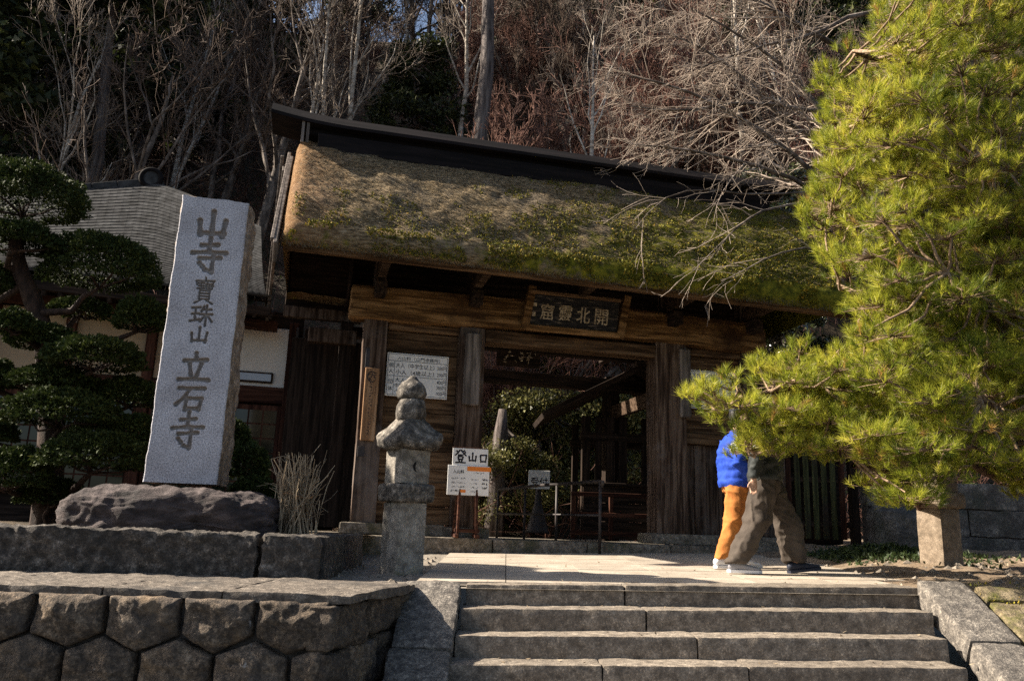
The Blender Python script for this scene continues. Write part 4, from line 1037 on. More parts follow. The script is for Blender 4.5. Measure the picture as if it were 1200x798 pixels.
# ticket booth
tb = thing('ticket_booth', 'small dark wooden ticket booth with a sloping roof behind the gate', 'booth', (2.2, 15.2, .36), rad(4))
for x in (-.85, -.62, -.4, -.18, .25, .6, .95):
    th_ = .05 if x in (-.62,) else .075
    box('booth_post', (x - th_, -.6, 0), (x + th_, -.48, 2.15), M_wdarkz, tb)
for (x, y) in ((-.85, .7), (-.1, .7), (.95, .7)): box('booth_post', (x - .06, y - .06, 0), (x + .06, y + .06, 2.15), M_wdarkz, tb)
for (za, zb) in ((0, .3), (.305, .62), (.625, .92)): box('plank', (-.9, -.62, za), (1.0, -.60, zb), M_wdark, tb)
box('counter', (-.95, -.72, .92), (1.05, -.5, .97), M_wdark, tb)
box('head_rail', (-.95, -.62, 1.72), (1.05, -.46, 1.86), M_wdark, tb)
box('head_rail', (-.95, .62, 1.72), (1.05, .78, 1.86), M_wdark, tb)
for sg in (-1, 1):
    beam('roof_slope', (sg * 1.62 - .02, .1, 2.12), (.1, .1, 3.05), 1.9, .1, M_wdark, tb)
beam('ridge', (.1, -.9, 3.1), (.1, 1.1, 3.1), .2, .12, M_wdark, tb)

# ================================================================== hall on the left
hall = thing('temple_hall', 'temple hall with grey tiled roof and cream plaster walls at left', 'building', GW(-4.5, 2.1, .33), TH)
HO = np.array([-4.5, 2.1, .33])
def hbox(name, lo, hi, mat, parent=hall, ch=.01): return box(name, np.array(lo) - HO, np.array(hi) - HO, mat, parent, ch)
ev = np.array([G(-80, 309, 1.2), G(30, 325, 1.2), G(190, 343, 1.2), G(318, 356, 1.2)])
tpn = np.array([G(-80, 235, 5.5), G(70, 222, 5.5), G(168, 214.5, 5.5), G(190, 216.5, 5.3), G(220, 227, 4.8), G(262, 246, 4.1), G(306, 266, 3.2)])
def poly_at(pts, u, par):
    return np.stack([np.interp(u, par, pts[:, k]) for k in range(3)], -1)
eu = np.linspace(0, 1, 4); eu = np.array([0, .28, .68, 1.0]); tu = np.array([0, .30, .55, .64, .74, .87, 1.0])
NC, NR = 44, 40
def S(u, v):
    e = poly_at(ev, u, eu); t_ = poly_at(tpn, u, tu); q = e + (t_ - e) * v[..., None]
    q[..., 2] -= .35 * np.sin(math.pi * v) ; q[..., 2] += .12 * (1 - v) ** 8
    return q
V = []; 
un = np.linspace(0, 1, NC + 1); vn = np.linspace(0, 1, NR + 1)
for j in range(NR):
    jo = RNG.random(NC) * .010
    ua, ub = un[:-1], un[1:] - .0004; va, vb = np.full(NC, vn[j]), np.full(NC, min(1, vn[j + 1] + .008))
    nrm = np.array([0, -.55, .83])
    A = S(ua, va) + nrm * (.022 + jo * .25)[:, None]; B_ = S(ub, va) + nrm * (.021 + jo * .25)[:, None]; Cc = S(ub, vb) + nrm * .004; Dd = S(ua, vb) + nrm * .004
    A0_ = S(ua, va) - nrm * .005; B0_ = S(ub, va) - nrm * .005
    mid = (A + B_) / 2 - nrm * .004; midt = (Cc + Dd) / 2
    V.append(np.stack([A, mid, midt, Dd, mid, B_, Cc, midt, A0_, (A0_ + B0_) / 2, mid, A, (A0_ + B0_) / 2, B0_, B_, mid], 1).reshape(-1, 3))
o_ = foliage('roof_tiles', np.concatenate(V) - HO, 4, M_tile, hall); o_['kind'] = 'stuff'
q = MB(); e_ = [S(np.array([u]), np.array([v]))[0] - HO - np.array([0, -.04, .07]) for v in np.linspace(0, 1, 13) for u in np.linspace(0, 1, 25)]
q.raw(e_, [(r * 25 + c, r * 25 + c + 1, r * 25 + 26 + c, r * 25 + 25 + c) for r in range(12) for c in range(24)]); q.build('roof_deck', M_wdark, hall)
# ridge end ornament, a ring of dark tile
pk = G(177, 209, 5.4) - HO
q = MB(); a_ = np.linspace(0, 2 * math.pi, 25)
q.tube([(pk[0] + .19 * math.cos(a), pk[1], pk[2] + .19 * math.sin(a)) for a in a_], .055, 8, False); q.build('ridge_ornament', M_ridge, hall, True)
q = MB(); q.tube([(pk[0], pk[1] - .02, pk[2]), (pk[0], pk[1] + 1.5, pk[2] + .02)], .2, 16); q.build('ridge_tile', M_tile, hall)
for k in range(8):
    a, b_ = tpn[0] + (tpn[2] - tpn[0]) * k / 8 - HO, tpn[0] + (tpn[2] - tpn[0]) * (k + 1) / 8 - HO
    beam('ridge_course', a + np.array([.01, .05, -.02]), b_ + np.array([-.01, .05, -.02]), .3, .14, M_tile, hall)
# eave timbers
beam('eave_board', ev[0] - HO + [0, .1, -.12], ev[3] - HO + [0, .1, -.12], .12, .14, M_wdark, hall)
beam('eave_beam', ev[0] - HO + [0, .55, -.24], ev[3] - HO + [.1, .55, -.24], .16, .16, M_red, hall)
for k in range(22):
    u = k / 21; e_ = poly_at(ev, np.array([u]), eu)[0] - HO
    beam('rafter', e_ + [0, .05, -.2], e_ + [0, 1.0, .12], .06, .08, M_wdark, hall)
zt = 3.75
hbox('wall', (-9.5, 2.14, .33), (-1.05, 2.24, 3.9), M_wdark)
hbox('plaster_panel', (-2.3, 2.09, 2.60), (-1.27, 2.138, 3.6), M_plaster)
for (a, b_) in ((-3.3, -2.45), (-4.5, -3.45), (-5.6, -4.65), (-6.9, -5.75), (-8.2, -7.05)): hbox('plaster_panel', (a, 2.09, 2.62), (b_, 2.138, 3.6), M_plastershade)
hbox('rail_beam', (-9.5, 2.02, 2.33), (-1.12, 2.14, 2.6), M_red)
for s_ in (-1.2, -2.37, -3.38, -4.57, -5.68, -6.98): hbox('post', (s_ - .075, 2.0, .33), (s_ + .075, 2.14, 3.7), M_redz)
vent = hbox('vent', (-2.02, 2.05, 2.66), (-1.46, 2.09, 2.84), M_wdark)
box('vent_mesh', (-.25, -.028, -.06), (.25, -.022, .06), M_alu, vent, .002)
glass = plain('dark_glass', (.012, .016, .01), .08, .6)
for (a, b_) in ((-2.28, -1.28), (-3.3, -2.46), (-4.5, -3.46), (-5.6, -4.66)):
    wd_ = hbox('window', (a, 2.06, .75), (b_, 2.10, 2.3), M_redz)
    W_ = (b_ - a) / 2
    for ix in range(4):
        for iz in range(6):
            x0 = -W_ + .05 + ix * (2 * W_ - .1) / 4; z0 = -.70 + iz * 1.4 / 6
            box('pane', (x0 + .012, -.026, z0 + .012), (x0 + (2 * W_ - .1) / 4 - .012, -.021, z0 + 1.4 / 6 - .012), glass, wd_, .001)
hbox('white_panel', (-8.9, 2.03, 1.0), (-6.2, 2.09, 1.75), M_plasterw)
hbox('drain_pipe', (-1.16, 1.9, .35), (-1.11, 1.95, 3.6), M_metal)
hbox('side_door', (-1.05, 2.1, .35), (-.3, 2.16, 3.2), M_wdarkz)

# ================================================================== picket gate and wall on the right
pg = thing('picket_gate', 'dark green-brown wooden picket gate right of the temple gate', 'picket gate', (4.35, 13.3, .38), rad(6))
for k in range(8):
    x = .02 + k * .152
    box('picket', (x, -.02, .1 + random.uniform(0, .02)), (x + .095, .005, 1.75 + random.uniform(-.02, .02)), M_fence if 2 <= k <= 6 else M_redz, pg, .006)
for z in (.3, 1.0, 1.6): box('rail', (-.05, .006, z), (1.28, .05, z + .09), M_wdark, pg)
for x in (-.12, 1.27): box('gate_post', (x, -.06, 0), (x + .12, .08, 1.95), M_wdarkz, pg)
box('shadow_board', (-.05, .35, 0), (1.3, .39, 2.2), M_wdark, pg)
M_oldwall = pmat('lichened_wall_stone', [(.05, (.035, .032, .029)), (.4, (.08, .074, .067)), (.7, (.16, .15, .137)), (.95, (.36, .34, .315))], scale=5, bump=1.0, bdist=.03, speck=(30, (.05, .05, .05), .6), blotch=[((.05, .055, .045), 1.7, .5, .64)])
ow = thing('boundary_wall', 'grey lichen-mottled stone wall behind the tan lantern', 'stone wall', (7.0, 12.4, .3), rad(-7))
wx = [-1.5, -.35, .9, 2.2, 3.5, 5.0]
for r_ in range(3):
    for j in range(5):
        stone('wall_block', (wx[j] + .002 + (.3 if r_ % 2 else 0), 0, .4 * r_ - .1), (wx[j + 1] - .002 + (.3 if r_ % 2 else 0), .35, .4 * r_ + .299), M_oldwall, ow, seg=.08, rnd=.03, amp=.035, fr=3, seed=200 + r_ * 5 + j)
box('wall_core', (-1.5, .05, -.1), (5.2, .3, 1.05), M_mortar, ow)
rk2 = boulder('wall_boulder', (5.75, 12.25, .55), (.42, .35, .5), M_oldwall, 8.8, amp=.1, pw=.75)
tag(rk2, 'rounded grey boulder at the end of the boundary wall', 'boulder')

# ================================================================== growing things: helpers
def nrmz(a): return a / (np.linalg.norm(a, axis=-1, keepdims=True) + 1e-9)
def tubes(Pl, Rl, n=3):
    """Pl (B,K,3) polylines, Rl (B,K) radii -> vertices, quads"""
    Bn, K, _ = Pl.shape
    ax = nrmz(Pl[:, -1] - Pl[:, 0]); ref = np.where(np.abs(ax[:, 2:3]) < .9, np.array([[0, 0, 1.0]]), np.array([[1.0, 0, 0]]))
    u = nrmz(np.cross(ax, ref)); v = np.cross(ax, u)
    an = np.arange(n) * 2 * math.pi / n
    ring = u[:, None, None, :] * np.cos(an)[None, None, :, None] + v[:, None, None, :] * np.sin(an)[None, None, :, None]
    V = Pl[:, :, None, :] + ring * Rl[:, :, None, None]
    idx = np.arange(Bn * K * n).reshape(Bn, K, n); i2 = np.roll(idx, -1, 2)
    Fq = np.stack([idx[:, :-1], i2[:, :-1], i2[:, 1:], idx[:, 1:]], -1).reshape(-1, 4)
    return V.reshape(-1, 3), Fq
def join(parts):
    Vs, Fs, b = [], [], 0
    for (V, Fq) in parts:
        Vs.append(V); Fs.append(Fq + b); b += len(V)
    return np.concatenate(Vs), np.concatenate(Fs)
def grow(rng, Pp, Rp, m, ang, ratio, K=5, wob=.18, trop=(0, 0, .25), rmin=.006, t0=.25, taper=.25, rr=.55, lmin=0):
    """children of polylines Pp: m per parent"""
    Bn, Kp, _ = Pp.shape
    par = np.repeat(np.arange(Bn), m); n = len(par)
    t = t0 + (1 - t0) * rng.random(n); x = t * (Kp - 1); i = np.minimum(x.astype(int), Kp - 2); f = (x - i)[:, None]
    p0 = Pp[par, i] * (1 - f) + Pp[par, i + 1] * f
    tan = nrmz(Pp[par, i + 1] - Pp[par, i]); r0 = (Rp[par, i] * (1 - f[:, 0]) + Rp[par, i + 1] * f[:, 0]) * rr
    L = np.linalg.norm(np.diff(Pp, axis=1), axis=2).sum(1)[par] * ratio * (1.15 - .6 * t) * (.6 + .8 * rng.random(n)); L = np.maximum(L, lmin)
    side = nrmz(np.cross(tan, rng.normal(0, 1, (n, 3)))); a = np.radians(ang + rng.normal(0, 14, n))[:, None]
    d = nrmz(tan * np.cos(a) + side * np.sin(a))
    pts = [p0]; st = (L / (K - 1))[:, None]
    for k in range(K - 1):
        d = nrmz(d + rng.normal(0, wob, (n, 3)) + np.array(trop) * .5); pts.append(pts[-1] + d * st)
    Pc = np.stack(pts, 1); Rc = np.maximum(r0[:, None] * np.linspace(1, taper, K)[None], rmin)
    return Pc, Rc
def bare_tree(seed, h, r, mat_t, mat_c, m=(12, 6, 6, 4), stems=1, lean=.1, ang=42, ratio=.42, rmin=.008, trop=(0, 0, .3), clear=.3):
    rng = np.random.default_rng(seed); K = 9; tr = []; R = []
    for s_ in range(stems):
        q = [np.array([rng.normal(0, .12) * (stems > 1), rng.normal(0, .12) * (stems > 1), -.6])]; d = np.array([rng.normal(0, lean + .12 * (stems > 1)), rng.normal(0, lean), 1.0])
        for k in range(K - 1):
            d = d + rng.normal(0, .07, 3) * np.array([1, 1, .2]); d[2] = max(d[2], .5); q.append(q[-1] + d / np.linalg.norm(d) * h * (1 - .12 * s_) / (K - 1))
        tr.append(q); R.append(np.linspace(r, r * .18, K) * (1 - .1 * s_))
    P0, R0_ = np.array(tr), np.array(R)
    P1, R1 = grow(rng, P0, R0_, m[0], ang, ratio, 7, .16, trop, rmin, clear)
    P2, R2 = grow(rng, P1, R1, m[1], ang, .5, 5, .2, trop, rmin, .2)
    P3, R3 = grow(rng, P2, R2, m[2], ang, .55, 4, .22, trop, rmin, .15)
    parts = [tubes(P3, R3, 3)]
    if len(m) > 3 and m[3]:
        P4, R4 = grow(rng, P3, R3, m[3], ang, .6, 3, .25, trop, rmin * .85, .1); parts.append(tubes(P4, R4, 3))
    e = bpy.data.objects.new('proto', None)
    trunk = join([tubes(P0, R0_, 8), tubes(P1, R1, 5)]); crown = join([tubes(P2, R2, 4)] + parts)
    return (('trunk', trunk, mat_t), ('crown', crown, mat_c))
PROTO = {}
def proto(key, parts):
    out = []
    for (nm, (V, Fq), mt) in parts:
        o = add_mesh(nm, V, Fq, mt, None, nm == 'trunk'); out.append((nm, o.data)); bpy.data.objects.remove(o)
    PROTO[key] = out
def leafy(rng, centres, radii, n, size, squash=.6):
    """n leaf triangles spread through clumps"""
    c = rng.integers(0, len(centres), n); d = nrmz(rng.normal(0, 1, (n, 3))); rr = rng.random(n) ** .45
    q = centres[c] + d * (radii[c] * rr)[:, None] * np.array([1, 1, squash])
    a = nrmz(rng.normal(0, 1, (n, 3)) + d * .6); b_ = nrmz(np.cross(a, rng.normal(0, 1, (n, 3)))); s_ = size * (.6 + .8 * rng.random(n))[:, None]
    return np.stack([q - b_ * s_ * .45, q + b_ * s_ * .45, q + a * s_ * 1.3], 1).reshape(-1, 3)
def plant(name, label, cat, key, loc, sc=1.0, rz=0.0, group=None, tilt=(0, 0)):
    t = thing(name, label, cat, loc, rz, group); t.scale = (sc, sc, sc); t.rotation_euler = (tilt[0], tilt[1], rz)
    for (nm, me) in PROTO[key]: link(nm, me, t)
    return t

# ---------------- prototypes for the wooded hillside
proto('grey', bare_tree(1, 11, .2, M_greybark, M_greytwig))
proto('grey2', bare_tree(2, 12, .17, M_greybark, M_greytwig, m=(13, 6, 6, 4), stems=2))
proto('pale', bare_tree(3, 13, .13, M_palebark, M_paletwig, m=(10, 5, 5, 3), stems=2, lean=.05, ang=34, ratio=.3))
proto('pale1', bare_tree(4, 12, .14, M_palebark, M_paletwig, m=(10, 5, 5, 4), lean=.09, ang=36, ratio=.36))
proto('red', bare_tree(5, 7, .09, M_greybark, M_redtwig, m=(13, 7, 6, 4), stems=3, lean=.18, ang=34, ratio=.5, clear=.12))
proto('red2', bare_tree(6, 6, .08, M_greybark, M_redtwig, m=(14, 7, 6, 4), stems=4, lean=.28, ang=32, ratio=.55, clear=.1))
proto('brush', bare_tree(7, 4.5, .05, M_greybark, M_greytwig, m=(12, 6, 6, 3), stems=4, lean=.3, ang=36, ratio=.5, clear=.1))
def conifer(seed, h, r, n, rad0, mat, size=.2, bark=M_cedarbark, start=.15, clumps=90, shrink=.85):
    rng = np.random.default_rng(seed); K = 6
    P0 = np.array([[(rng.normal(0, .05) * k, rng.normal(0, .05) * k, -.6 + (h + .6) * k / (K - 1)) for k in range(K)]]); R0_ = np.linspace(r, r * .2, K)[None]
    f_ = start + (1 - start) * rng.random(clumps); an = rng.random(clumps) * 6.28; rd = rad0 * (1 - shrink * (f_ - start) / (1 - start)) * (.35 + .65 * rng.random(clumps))
    cen = np.stack([rd * np.cos(an), rd * np.sin(an), h * f_], -1); rads = rad0 * (.18 + .2 * rng.random(clumps))
    Pb = np.stack([np.c_[cen[:, 0] * 0, cen[:, 1] * 0, cen[:, 2] + .5], cen * np.array([.5, .5, 1]) + np.array([0, 0, .2]), cen], 1); Rb = np.tile([.05, .035, .015], (clumps, 1))
    V = leafy(rng, cen, rads, n, size, .55)
    me = foliage('crown', V, 3, mat); md = me.data; bpy.data.objects.remove(me)
    tr = add_mesh('trunk', *join([tubes(P0, R0_, 10), tubes(Pb, Rb, 4)]), bark, None, True); td = tr.data; bpy.data.objects.remove(tr)
    return [('trunk', td), ('crown', md)]
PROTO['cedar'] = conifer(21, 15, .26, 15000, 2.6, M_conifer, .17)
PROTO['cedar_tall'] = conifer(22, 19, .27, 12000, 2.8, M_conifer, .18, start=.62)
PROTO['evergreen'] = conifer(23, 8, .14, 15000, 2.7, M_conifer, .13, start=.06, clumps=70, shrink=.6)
PROTO['bush'] = conifer(24, 2.6, .07, 24000, 1.5, M_olive, .042, M_greybark, start=.1, clumps=60, shrink=.35)
PROTO['glossy_bush'] = conifer(25, 2.4, .06, 9000, 1.0, M_glossy, .065, M_greybark, start=.15, clumps=46, shrink=.4)

def hill_at(px, Y, py=300):
    X = float(P(px, py, Y)[0]); return (X, Y, float(HILL(np.array([[X]]), np.array([[Y]]))[0, 0]))
T = [
 ('cedar_tree', 'tall straight purplish cedar trunk rising behind the middle of the ridge', 'cedar_tall', 552, 22, 1.15, .3),
 ('cedar_tree', 'reddish brown conifer trunk above the clipped tree at left', 'cedar_tall', 86, 21, .95, 1.2),
 ('cedar_tree', 'dark cedar filling the top left corner of the hillside', 'cedar', 8, 25, 1.0, 2.2),
 ('cedar_tree', 'dark cedar above the left end of the tiled roof', 'cedar', 118, 29, 1.1, .7),
 ('cedar_tree', 'dark cedar behind the tiled roof ridge ornament', 'cedar', 190, 31, 1.0, 4.0),
 ('cedar_tree', 'dark cedar rising behind the top of the monument', 'cedar', 275, 35, 1.1, 3.3),
 ('evergreen_tree', 'low dark evergreen right of the roof ornament above the monument', 'evergreen', 258, 20, .55, 1.1),
 ('evergreen_tree', 'dark green evergreen left of the cedar trunk above the ridge', 'evergreen', 478, 27, .85, 2.6),
 ('evergreen_tree', 'dim evergreen behind the clipped tree at the left edge', 'evergreen', 20, 19, .75, .4),
 ('evergreen_tree', 'dark evergreen high on the slope right of the cedar trunk', 'evergreen', 640, 36, 1.2, 5.0),
 ('evergreen_tree', 'dark evergreen on the upper slope behind the bare branches', 'evergreen', 890, 34, 1.2, 5.4),
 ('evergreen_tree', 'dark evergreen at the top of the slope right of centre', 'cedar', 760, 44, 1.0, 1.4),
 ('evergreen_tree', 'dark evergreen at the top of the slope left of centre', 'cedar', 400, 42, 1.0, 2.0),
 ('evergreen_tree', 'dark evergreen at the top edge just left of the pine', 'evergreen', 905, 40, 1.3, .8),
 ('evergreen_tree', 'dark cedar at the top edge half hidden by the pine', 'cedar', 965, 37, .9, 1.8),
 ('evergreen_tree', 'dark evergreen deep behind the pine crown', 'evergreen', 1040, 33, 1.3, 2.8),
 ('bare_tree', 'reddish bare tree at the top edge above the overhanging branches', 'red', 860, 35, 1.35, 3.8),
 ('bare_tree', 'grey bare tree with thick trunk left of the ridge end', 'grey', 288, 23, 1.0, .5),
 ('bare_tree', 'grey forked bare tree above the monument', 'grey2', 236, 25, 1.0, 1.9),
 ('bare_tree', 'pair of thin pale stems just right of the ridge end', 'pale', 382, 24, .95, .2),
 ('bare_tree', 'single slender pale stem above the left ridge end', 'pale1', 357, 23, .9, 2.4),
 ('bare_tree', 'thin white double stem left of the grey forked tree', 'pale', 190, 27, .9, 2.9),
 ('bare_tree', 'white birch trunk behind the right half of the ridge', 'pale1', 692, 22, .85, 4.4),
 ('bare_tree', 'pale stem standing close beside the cedar trunk', 'pale1', 530, 26, .95, 1.0),
 ('bare_tree', 'reddish twiggy thicket tree right of the cedar trunk', 'red', 618, 20.5, 1.05, .9),
 ('bare_tree', 'dense red-brown twiggy tree behind the white birch', 'red', 716, 24, 1.2, 2.5),
 ('bare_tree', 'red-brown brushy tree low above the ridge centre', 'red2', 585, 19, .8, 3.1),
 ('bare_tree', 'red-brown brushy tree above the right part of the ridge', 'red2', 765, 20, .95, .1),
 ('bare_tree', 'reddish bare tree high on the slope right of the birch', 'red', 800, 28, 1.3, 4.1),
 ('bare_tree', 'red-brown tree on the slope behind the pine top', 'red', 935, 26, 1.25, 5.1),
]
for (nm, lb_, key, px, Y, sc, rz) in T: plant(nm, lb_, 'tree', key, hill_at(px, Y), sc, rz)
rs = random.Random(5)
ANCH = [(-999, 'beyond the left edge of the picture'), (-40, 'at the left edge of the picture'), (60, 'above the clipped tree'), (160, 'above the hall ridge ornament'), (230, 'above the granite monument'), (320, 'above the left gate ridge end'), (430, 'left of the tall cedar trunk'), (520, 'close behind the tall cedar trunk'), (600, 'between the cedar trunk and the birch'), (690, 'behind the white birch'), (780, 'behind the overhanging branches'), (900, 'behind the pine top')]
def where(px, Y):
    a = [t_ for (x_, t_) in ANCH if px >= x_][-1]
    return ('low on' if Y < 24 else 'halfway up' if Y < 32 else 'high on') + ' the slope ' + a
TONE = {'grey': 'stout grey bare tree', 'grey2': 'forked grey bare tree', 'brush': 'short brushy bare tree', 'pale1': 'slim pale bare tree', 'pale': 'twin-stemmed pale bare tree', 'red': 'red-brown bare tree', 'red2': 'low spreading red-brown bare tree'}
used_l = set()
for k in range(58):
    px = -60 + 1150 * ((k * .618034) % 1); Y = 19 + 24 * ((k * .381966 + .13) % 1) ** 1.1
    tried = set()
    key = rs.choice(['grey', 'grey2', 'brush', 'grey', 'pale1'] if px < 520 else ['red', 'red2', 'grey', 'pale', 'red', 'brush'])
    while TONE[key] + where(px, Y) in used_l and len(tried) < 7: tried.add(key); key = rs.choice(list(TONE))
    if TONE[key] + where(px, Y) in used_l: continue
    used_l.add(TONE[key] + where(px, Y))
    plant('bare_tree', TONE[key] + ' ' + where(px, Y), 'tree', key, hill_at(px, Y), rs.uniform(.6, 1.05), rs.uniform(0, 6.28), 'winter trees on the hillside', (rs.uniform(-.06, .06), rs.uniform(-.08, .08)))
for k in range(15):                                         # tall cedars on the left flank keep the left slope in shade
    X_, Y_ = -14.2 - 2.6 * (k % 5) - .7 * (k // 5), 19.5 + 7.5 * (k // 5) + 1.3 * (k % 3)
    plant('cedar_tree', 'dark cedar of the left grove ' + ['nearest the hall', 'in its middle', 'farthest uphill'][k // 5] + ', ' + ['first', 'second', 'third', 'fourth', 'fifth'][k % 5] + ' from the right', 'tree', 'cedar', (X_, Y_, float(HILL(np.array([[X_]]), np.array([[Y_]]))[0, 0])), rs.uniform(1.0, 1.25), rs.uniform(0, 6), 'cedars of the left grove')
for k in range(6, 15):                                      # the dark evergreen wood of the upper and left slope
    px = -420 + 60 * k if k < 8 else -150 + 175 * (k - 8); Y = 26 + (k % 4) * 4 if k < 8 else 44 + (k % 3) * 5
    plant('cedar_tree', 'dark cedar ' + where(px, Y) + (', back row' if k >= 8 else ', front row'), 'tree', 'cedar', hill_at(px, Y), rs.uniform(.9, 1.2), rs.uniform(0, 6), 'cedars of the upper wood')
# brushwood: countless thin shoots and leaves on the slope
rng = np.random.default_rng(3); n = 9000
X = rng.uniform(-26, 24, n); Y = 16.6 + 24 * rng.random(n) ** 1.3; z = HILL(X[:, None], Y[:, None])[:, 0]
b0 = np.stack([X, Y, z - .05], -1); d = nrmz(np.c_[rng.normal(0, .5, n), rng.normal(-.25, .4, n), np.ones(n)]); Ls = .5 + 1.6 * rng.random(n) ** 2
pts = [b0]
for k in range(3): d = nrmz(d + rng.normal(0, .22, (n, 3))); pts.append(pts[-1] + d * (Ls / 3)[:, None])
P0 = np.stack(pts, 1); R0_ = np.tile([.014, .011, .009, .006], (n, 1))
P1, R1 = grow(rng, P0, R0_, 4, 38, .5, 3, .25, (0, 0, .2), .006, .2)
o_ = add_mesh('brushwood', *join([tubes(P0, R0_, 3), tubes(P1, R1, 3)]), M_redtwig, None, False)
tag(o_, 'tangled reddish brushwood covering the wooded hillside', 'brushwood', kind='stuff')
n = 26000; X = rng.uniform(-28, 24, n); Y = 16 + 26 * rng.random(n); m_ = fbm(np.c_[X * .35, Y * .35, X * 0], 9, 3) + .12 * (X < -4) > .02; X, Y = X[m_], Y[m_]; n = len(X)
z = HILL(X[:, None], Y[:, None])[:, 0] + rng.random(n) ** 2 * 1.0; q = np.stack([X, Y, z], -1)
a = nrmz(rng.normal(0, 1, (n, 3)) + np.array([0, -.3, .4])); b_ = nrmz(np.cross(a, rng.normal(0, 1, (n, 3)))); s_ = (.05 + .08 * rng.random(n))[:, None]
o_ = foliage('undergrowth_leaves', np.stack([q - b_ * s_ * .5, q + b_ * s_ * .5, q + a * s_], 1).reshape(-1, 3), 3, M_conifer)
tag(o_, 'dark green undergrowth leaves scattered over the slope', 'undergrowth', kind='stuff')

# ---------------- seen through the gate and beside it
def at(px, py, Y, z=None):
    q = P(px, py, Y); return (float(q[0]), float(q[1]), float(q[2]) if z is None else z)
plant('leafy_bush', 'sunlit olive-green bush seen through the gate opening', 'bush', 'bush', at(630, 600, 18.5, .4), 1.25, .4)
plant('leafy_bush', 'olive-green bush behind the ticket booth windows', 'bush', 'bush', at(722, 600, 19.5, .5), 1.35, 2.4)
plant('leafy_bush', 'low olive bush behind the trailhead sign', 'bush', 'bush', at(585, 610, 17.2, .3), .8, 4.0)
plant('leafy_bush', 'olive-green bush high behind the handrail', 'bush', 'bush', at(668, 560, 21.5, 2.2), 1.2, 1.0)
plant('glossy_bush', 'dark glossy bush behind the right end of the thatched roof', 'bush', 'glossy_bush', at(925, 600, 15.2, 2.6), 1.0, .3)
plant('glossy_bush', 'dark glossy evergreen climbing behind the right ridge end', 'bush', 'glossy_bush', at(905, 600, 16.2, 5.4), 1.15, 2.3)
q = MB(); b0 = np.array(at(578, 620, 16.8, .3)); q.tube([b0 + np.array([.02 * k, 0, k * .52]) for k in range(6)], [.2, .18, .17, .165, .15, .08], 12)
o_ = q.build('tree_stump', M_cedarbark, None, True); tag(o_, 'thick grey broken trunk seen through the left of the opening', 'trunk')

# ---------------- bare tree whose branches hang over the right half of the roof
def poly(pts, K=8):
    q = np.array([P(*p_) for p_ in pts]); t = np.linspace(0, len(q) - 1, K); i = np.minimum(t.astype(int), len(q) - 2); f = (t - i)[:, None]
    a, b_ = q[i], q[i + 1]; p0 = q[np.maximum(i - 1, 0)]; p3 = q[np.minimum(i + 2, len(q) - 1)]
    return .5 * ((2 * a) + (-p0 + b_) * f + (2 * p0 - 5 * a + 4 * b_ - p3) * f ** 2 + (-p0 + 3 * a - 3 * b_ + p3) * f ** 3)
rng = np.random.default_rng(12)
limbs = [([(1020, 300, 12.6), (990, 190, 12.4), (940, 100, 12.2), (880, 50, 12.0), (810, 10, 11.8)], .06),
 ([(1010, 260, 12.6), (940, 190, 12.3), (870, 140, 12.0), (800, 105, 11.8), (740, 90, 11.6)], .05),
 ([(1010, 270, 12.6), (940, 215, 12.3), (870, 190, 12.1), (800, 175, 11.9), (745, 170, 11.8)], .045),
 ([(1045, 15, 12.6), (1000, 18, 12.4), (950, 42, 12.2), (890, 55, 12.0), (820, 80, 11.8)], .05),
 ([(1045, 120, 12.6), (960, 130, 12.3), (880, 120, 12.1), (800, 130, 11.9), (740, 125, 11.8)], .045),
 ([(1000, 180, 12.6), (930, 150, 12.4), (870, 90, 12.2), (810, 50, 12.0), (750, 30, 11.9)], .04),
 ([(990, 60, 12.6), (920, 20, 12.4), (850, -20, 12.2), (800, -50, 12.0), (760, -80, 11.9)], .05)]
droop = [([(960, 235, 12.0), (900, 245, 11.0), (870, 262, 10.6), (840, 290, 10.5), (812, 318, 10.5)], .02),
 ([(950, 225, 12.0), (880, 228, 11.2), (820, 222, 10.7), (775, 235, 10.5), (745, 268, 10.5)], .018),
 ([(1000, 300, 12.2), (950, 290, 11.4), (905, 300, 10.9), (870, 318, 10.7), (845, 330, 10.7)], .018)]
P1 = np.stack([poly(a) for a, r_ in limbs]); R1 = np.stack([np.linspace(r_, .012, 8) for a, r_ in limbs])
tr0 = np.stack([poly([(1040, 640, 13.2), (1030, 500, 12.9), (1015, 330, 12.5), (1040, 120, 12.4), (1050, -40, 12.4)])]); 
P2, R2 = grow(rng, P1, R1, 15, 30, .34, 6, .14, (-.06, 0, .0), .0045, .12, rr=.5)
PD = np.stack([poly(a) for a, r_ in droop]); RD_ = np.stack([np.linspace(r_, .005, 8) for a, r_ in droop])
PD2, RD2 = grow(rng, PD, RD_, 7, 30, .3, 5, .18, (-.04, 0, -.03), .0035, .25, rr=.5); PD3, RD3 = grow(rng, PD2, RD2, 4, 32, .5, 4, .2, (0, 0, 0), .0025, .2, rr=.6)
P3, R3 = grow(rng, P2, R2, 7, 32, .5, 5, .18, (-.03, 0, -.01), .0034, .12, rr=.6)
P4, R4 = grow(rng, P3, R3, 4, 34, .55, 4, .2, (0, 0, 0), .0026, .1, rr=.6)
bt = thing('bare_tree', 'bare tree with pale tangled branches hanging over the thatched roof', 'tree', (tr0[0, 0, 0], tr0[0, 0, 1], .3))
off = np.array([tr0[0, 0, 0], tr0[0, 0, 1], .3])
V, Fq = join([tubes(tr0, np.linspace(.16, .1, 8)[None], 10), tubes(P1, R1, 6), tubes(PD, RD_, 5)]); add_mesh('trunk', V - off, Fq, M_greybark, bt, True)
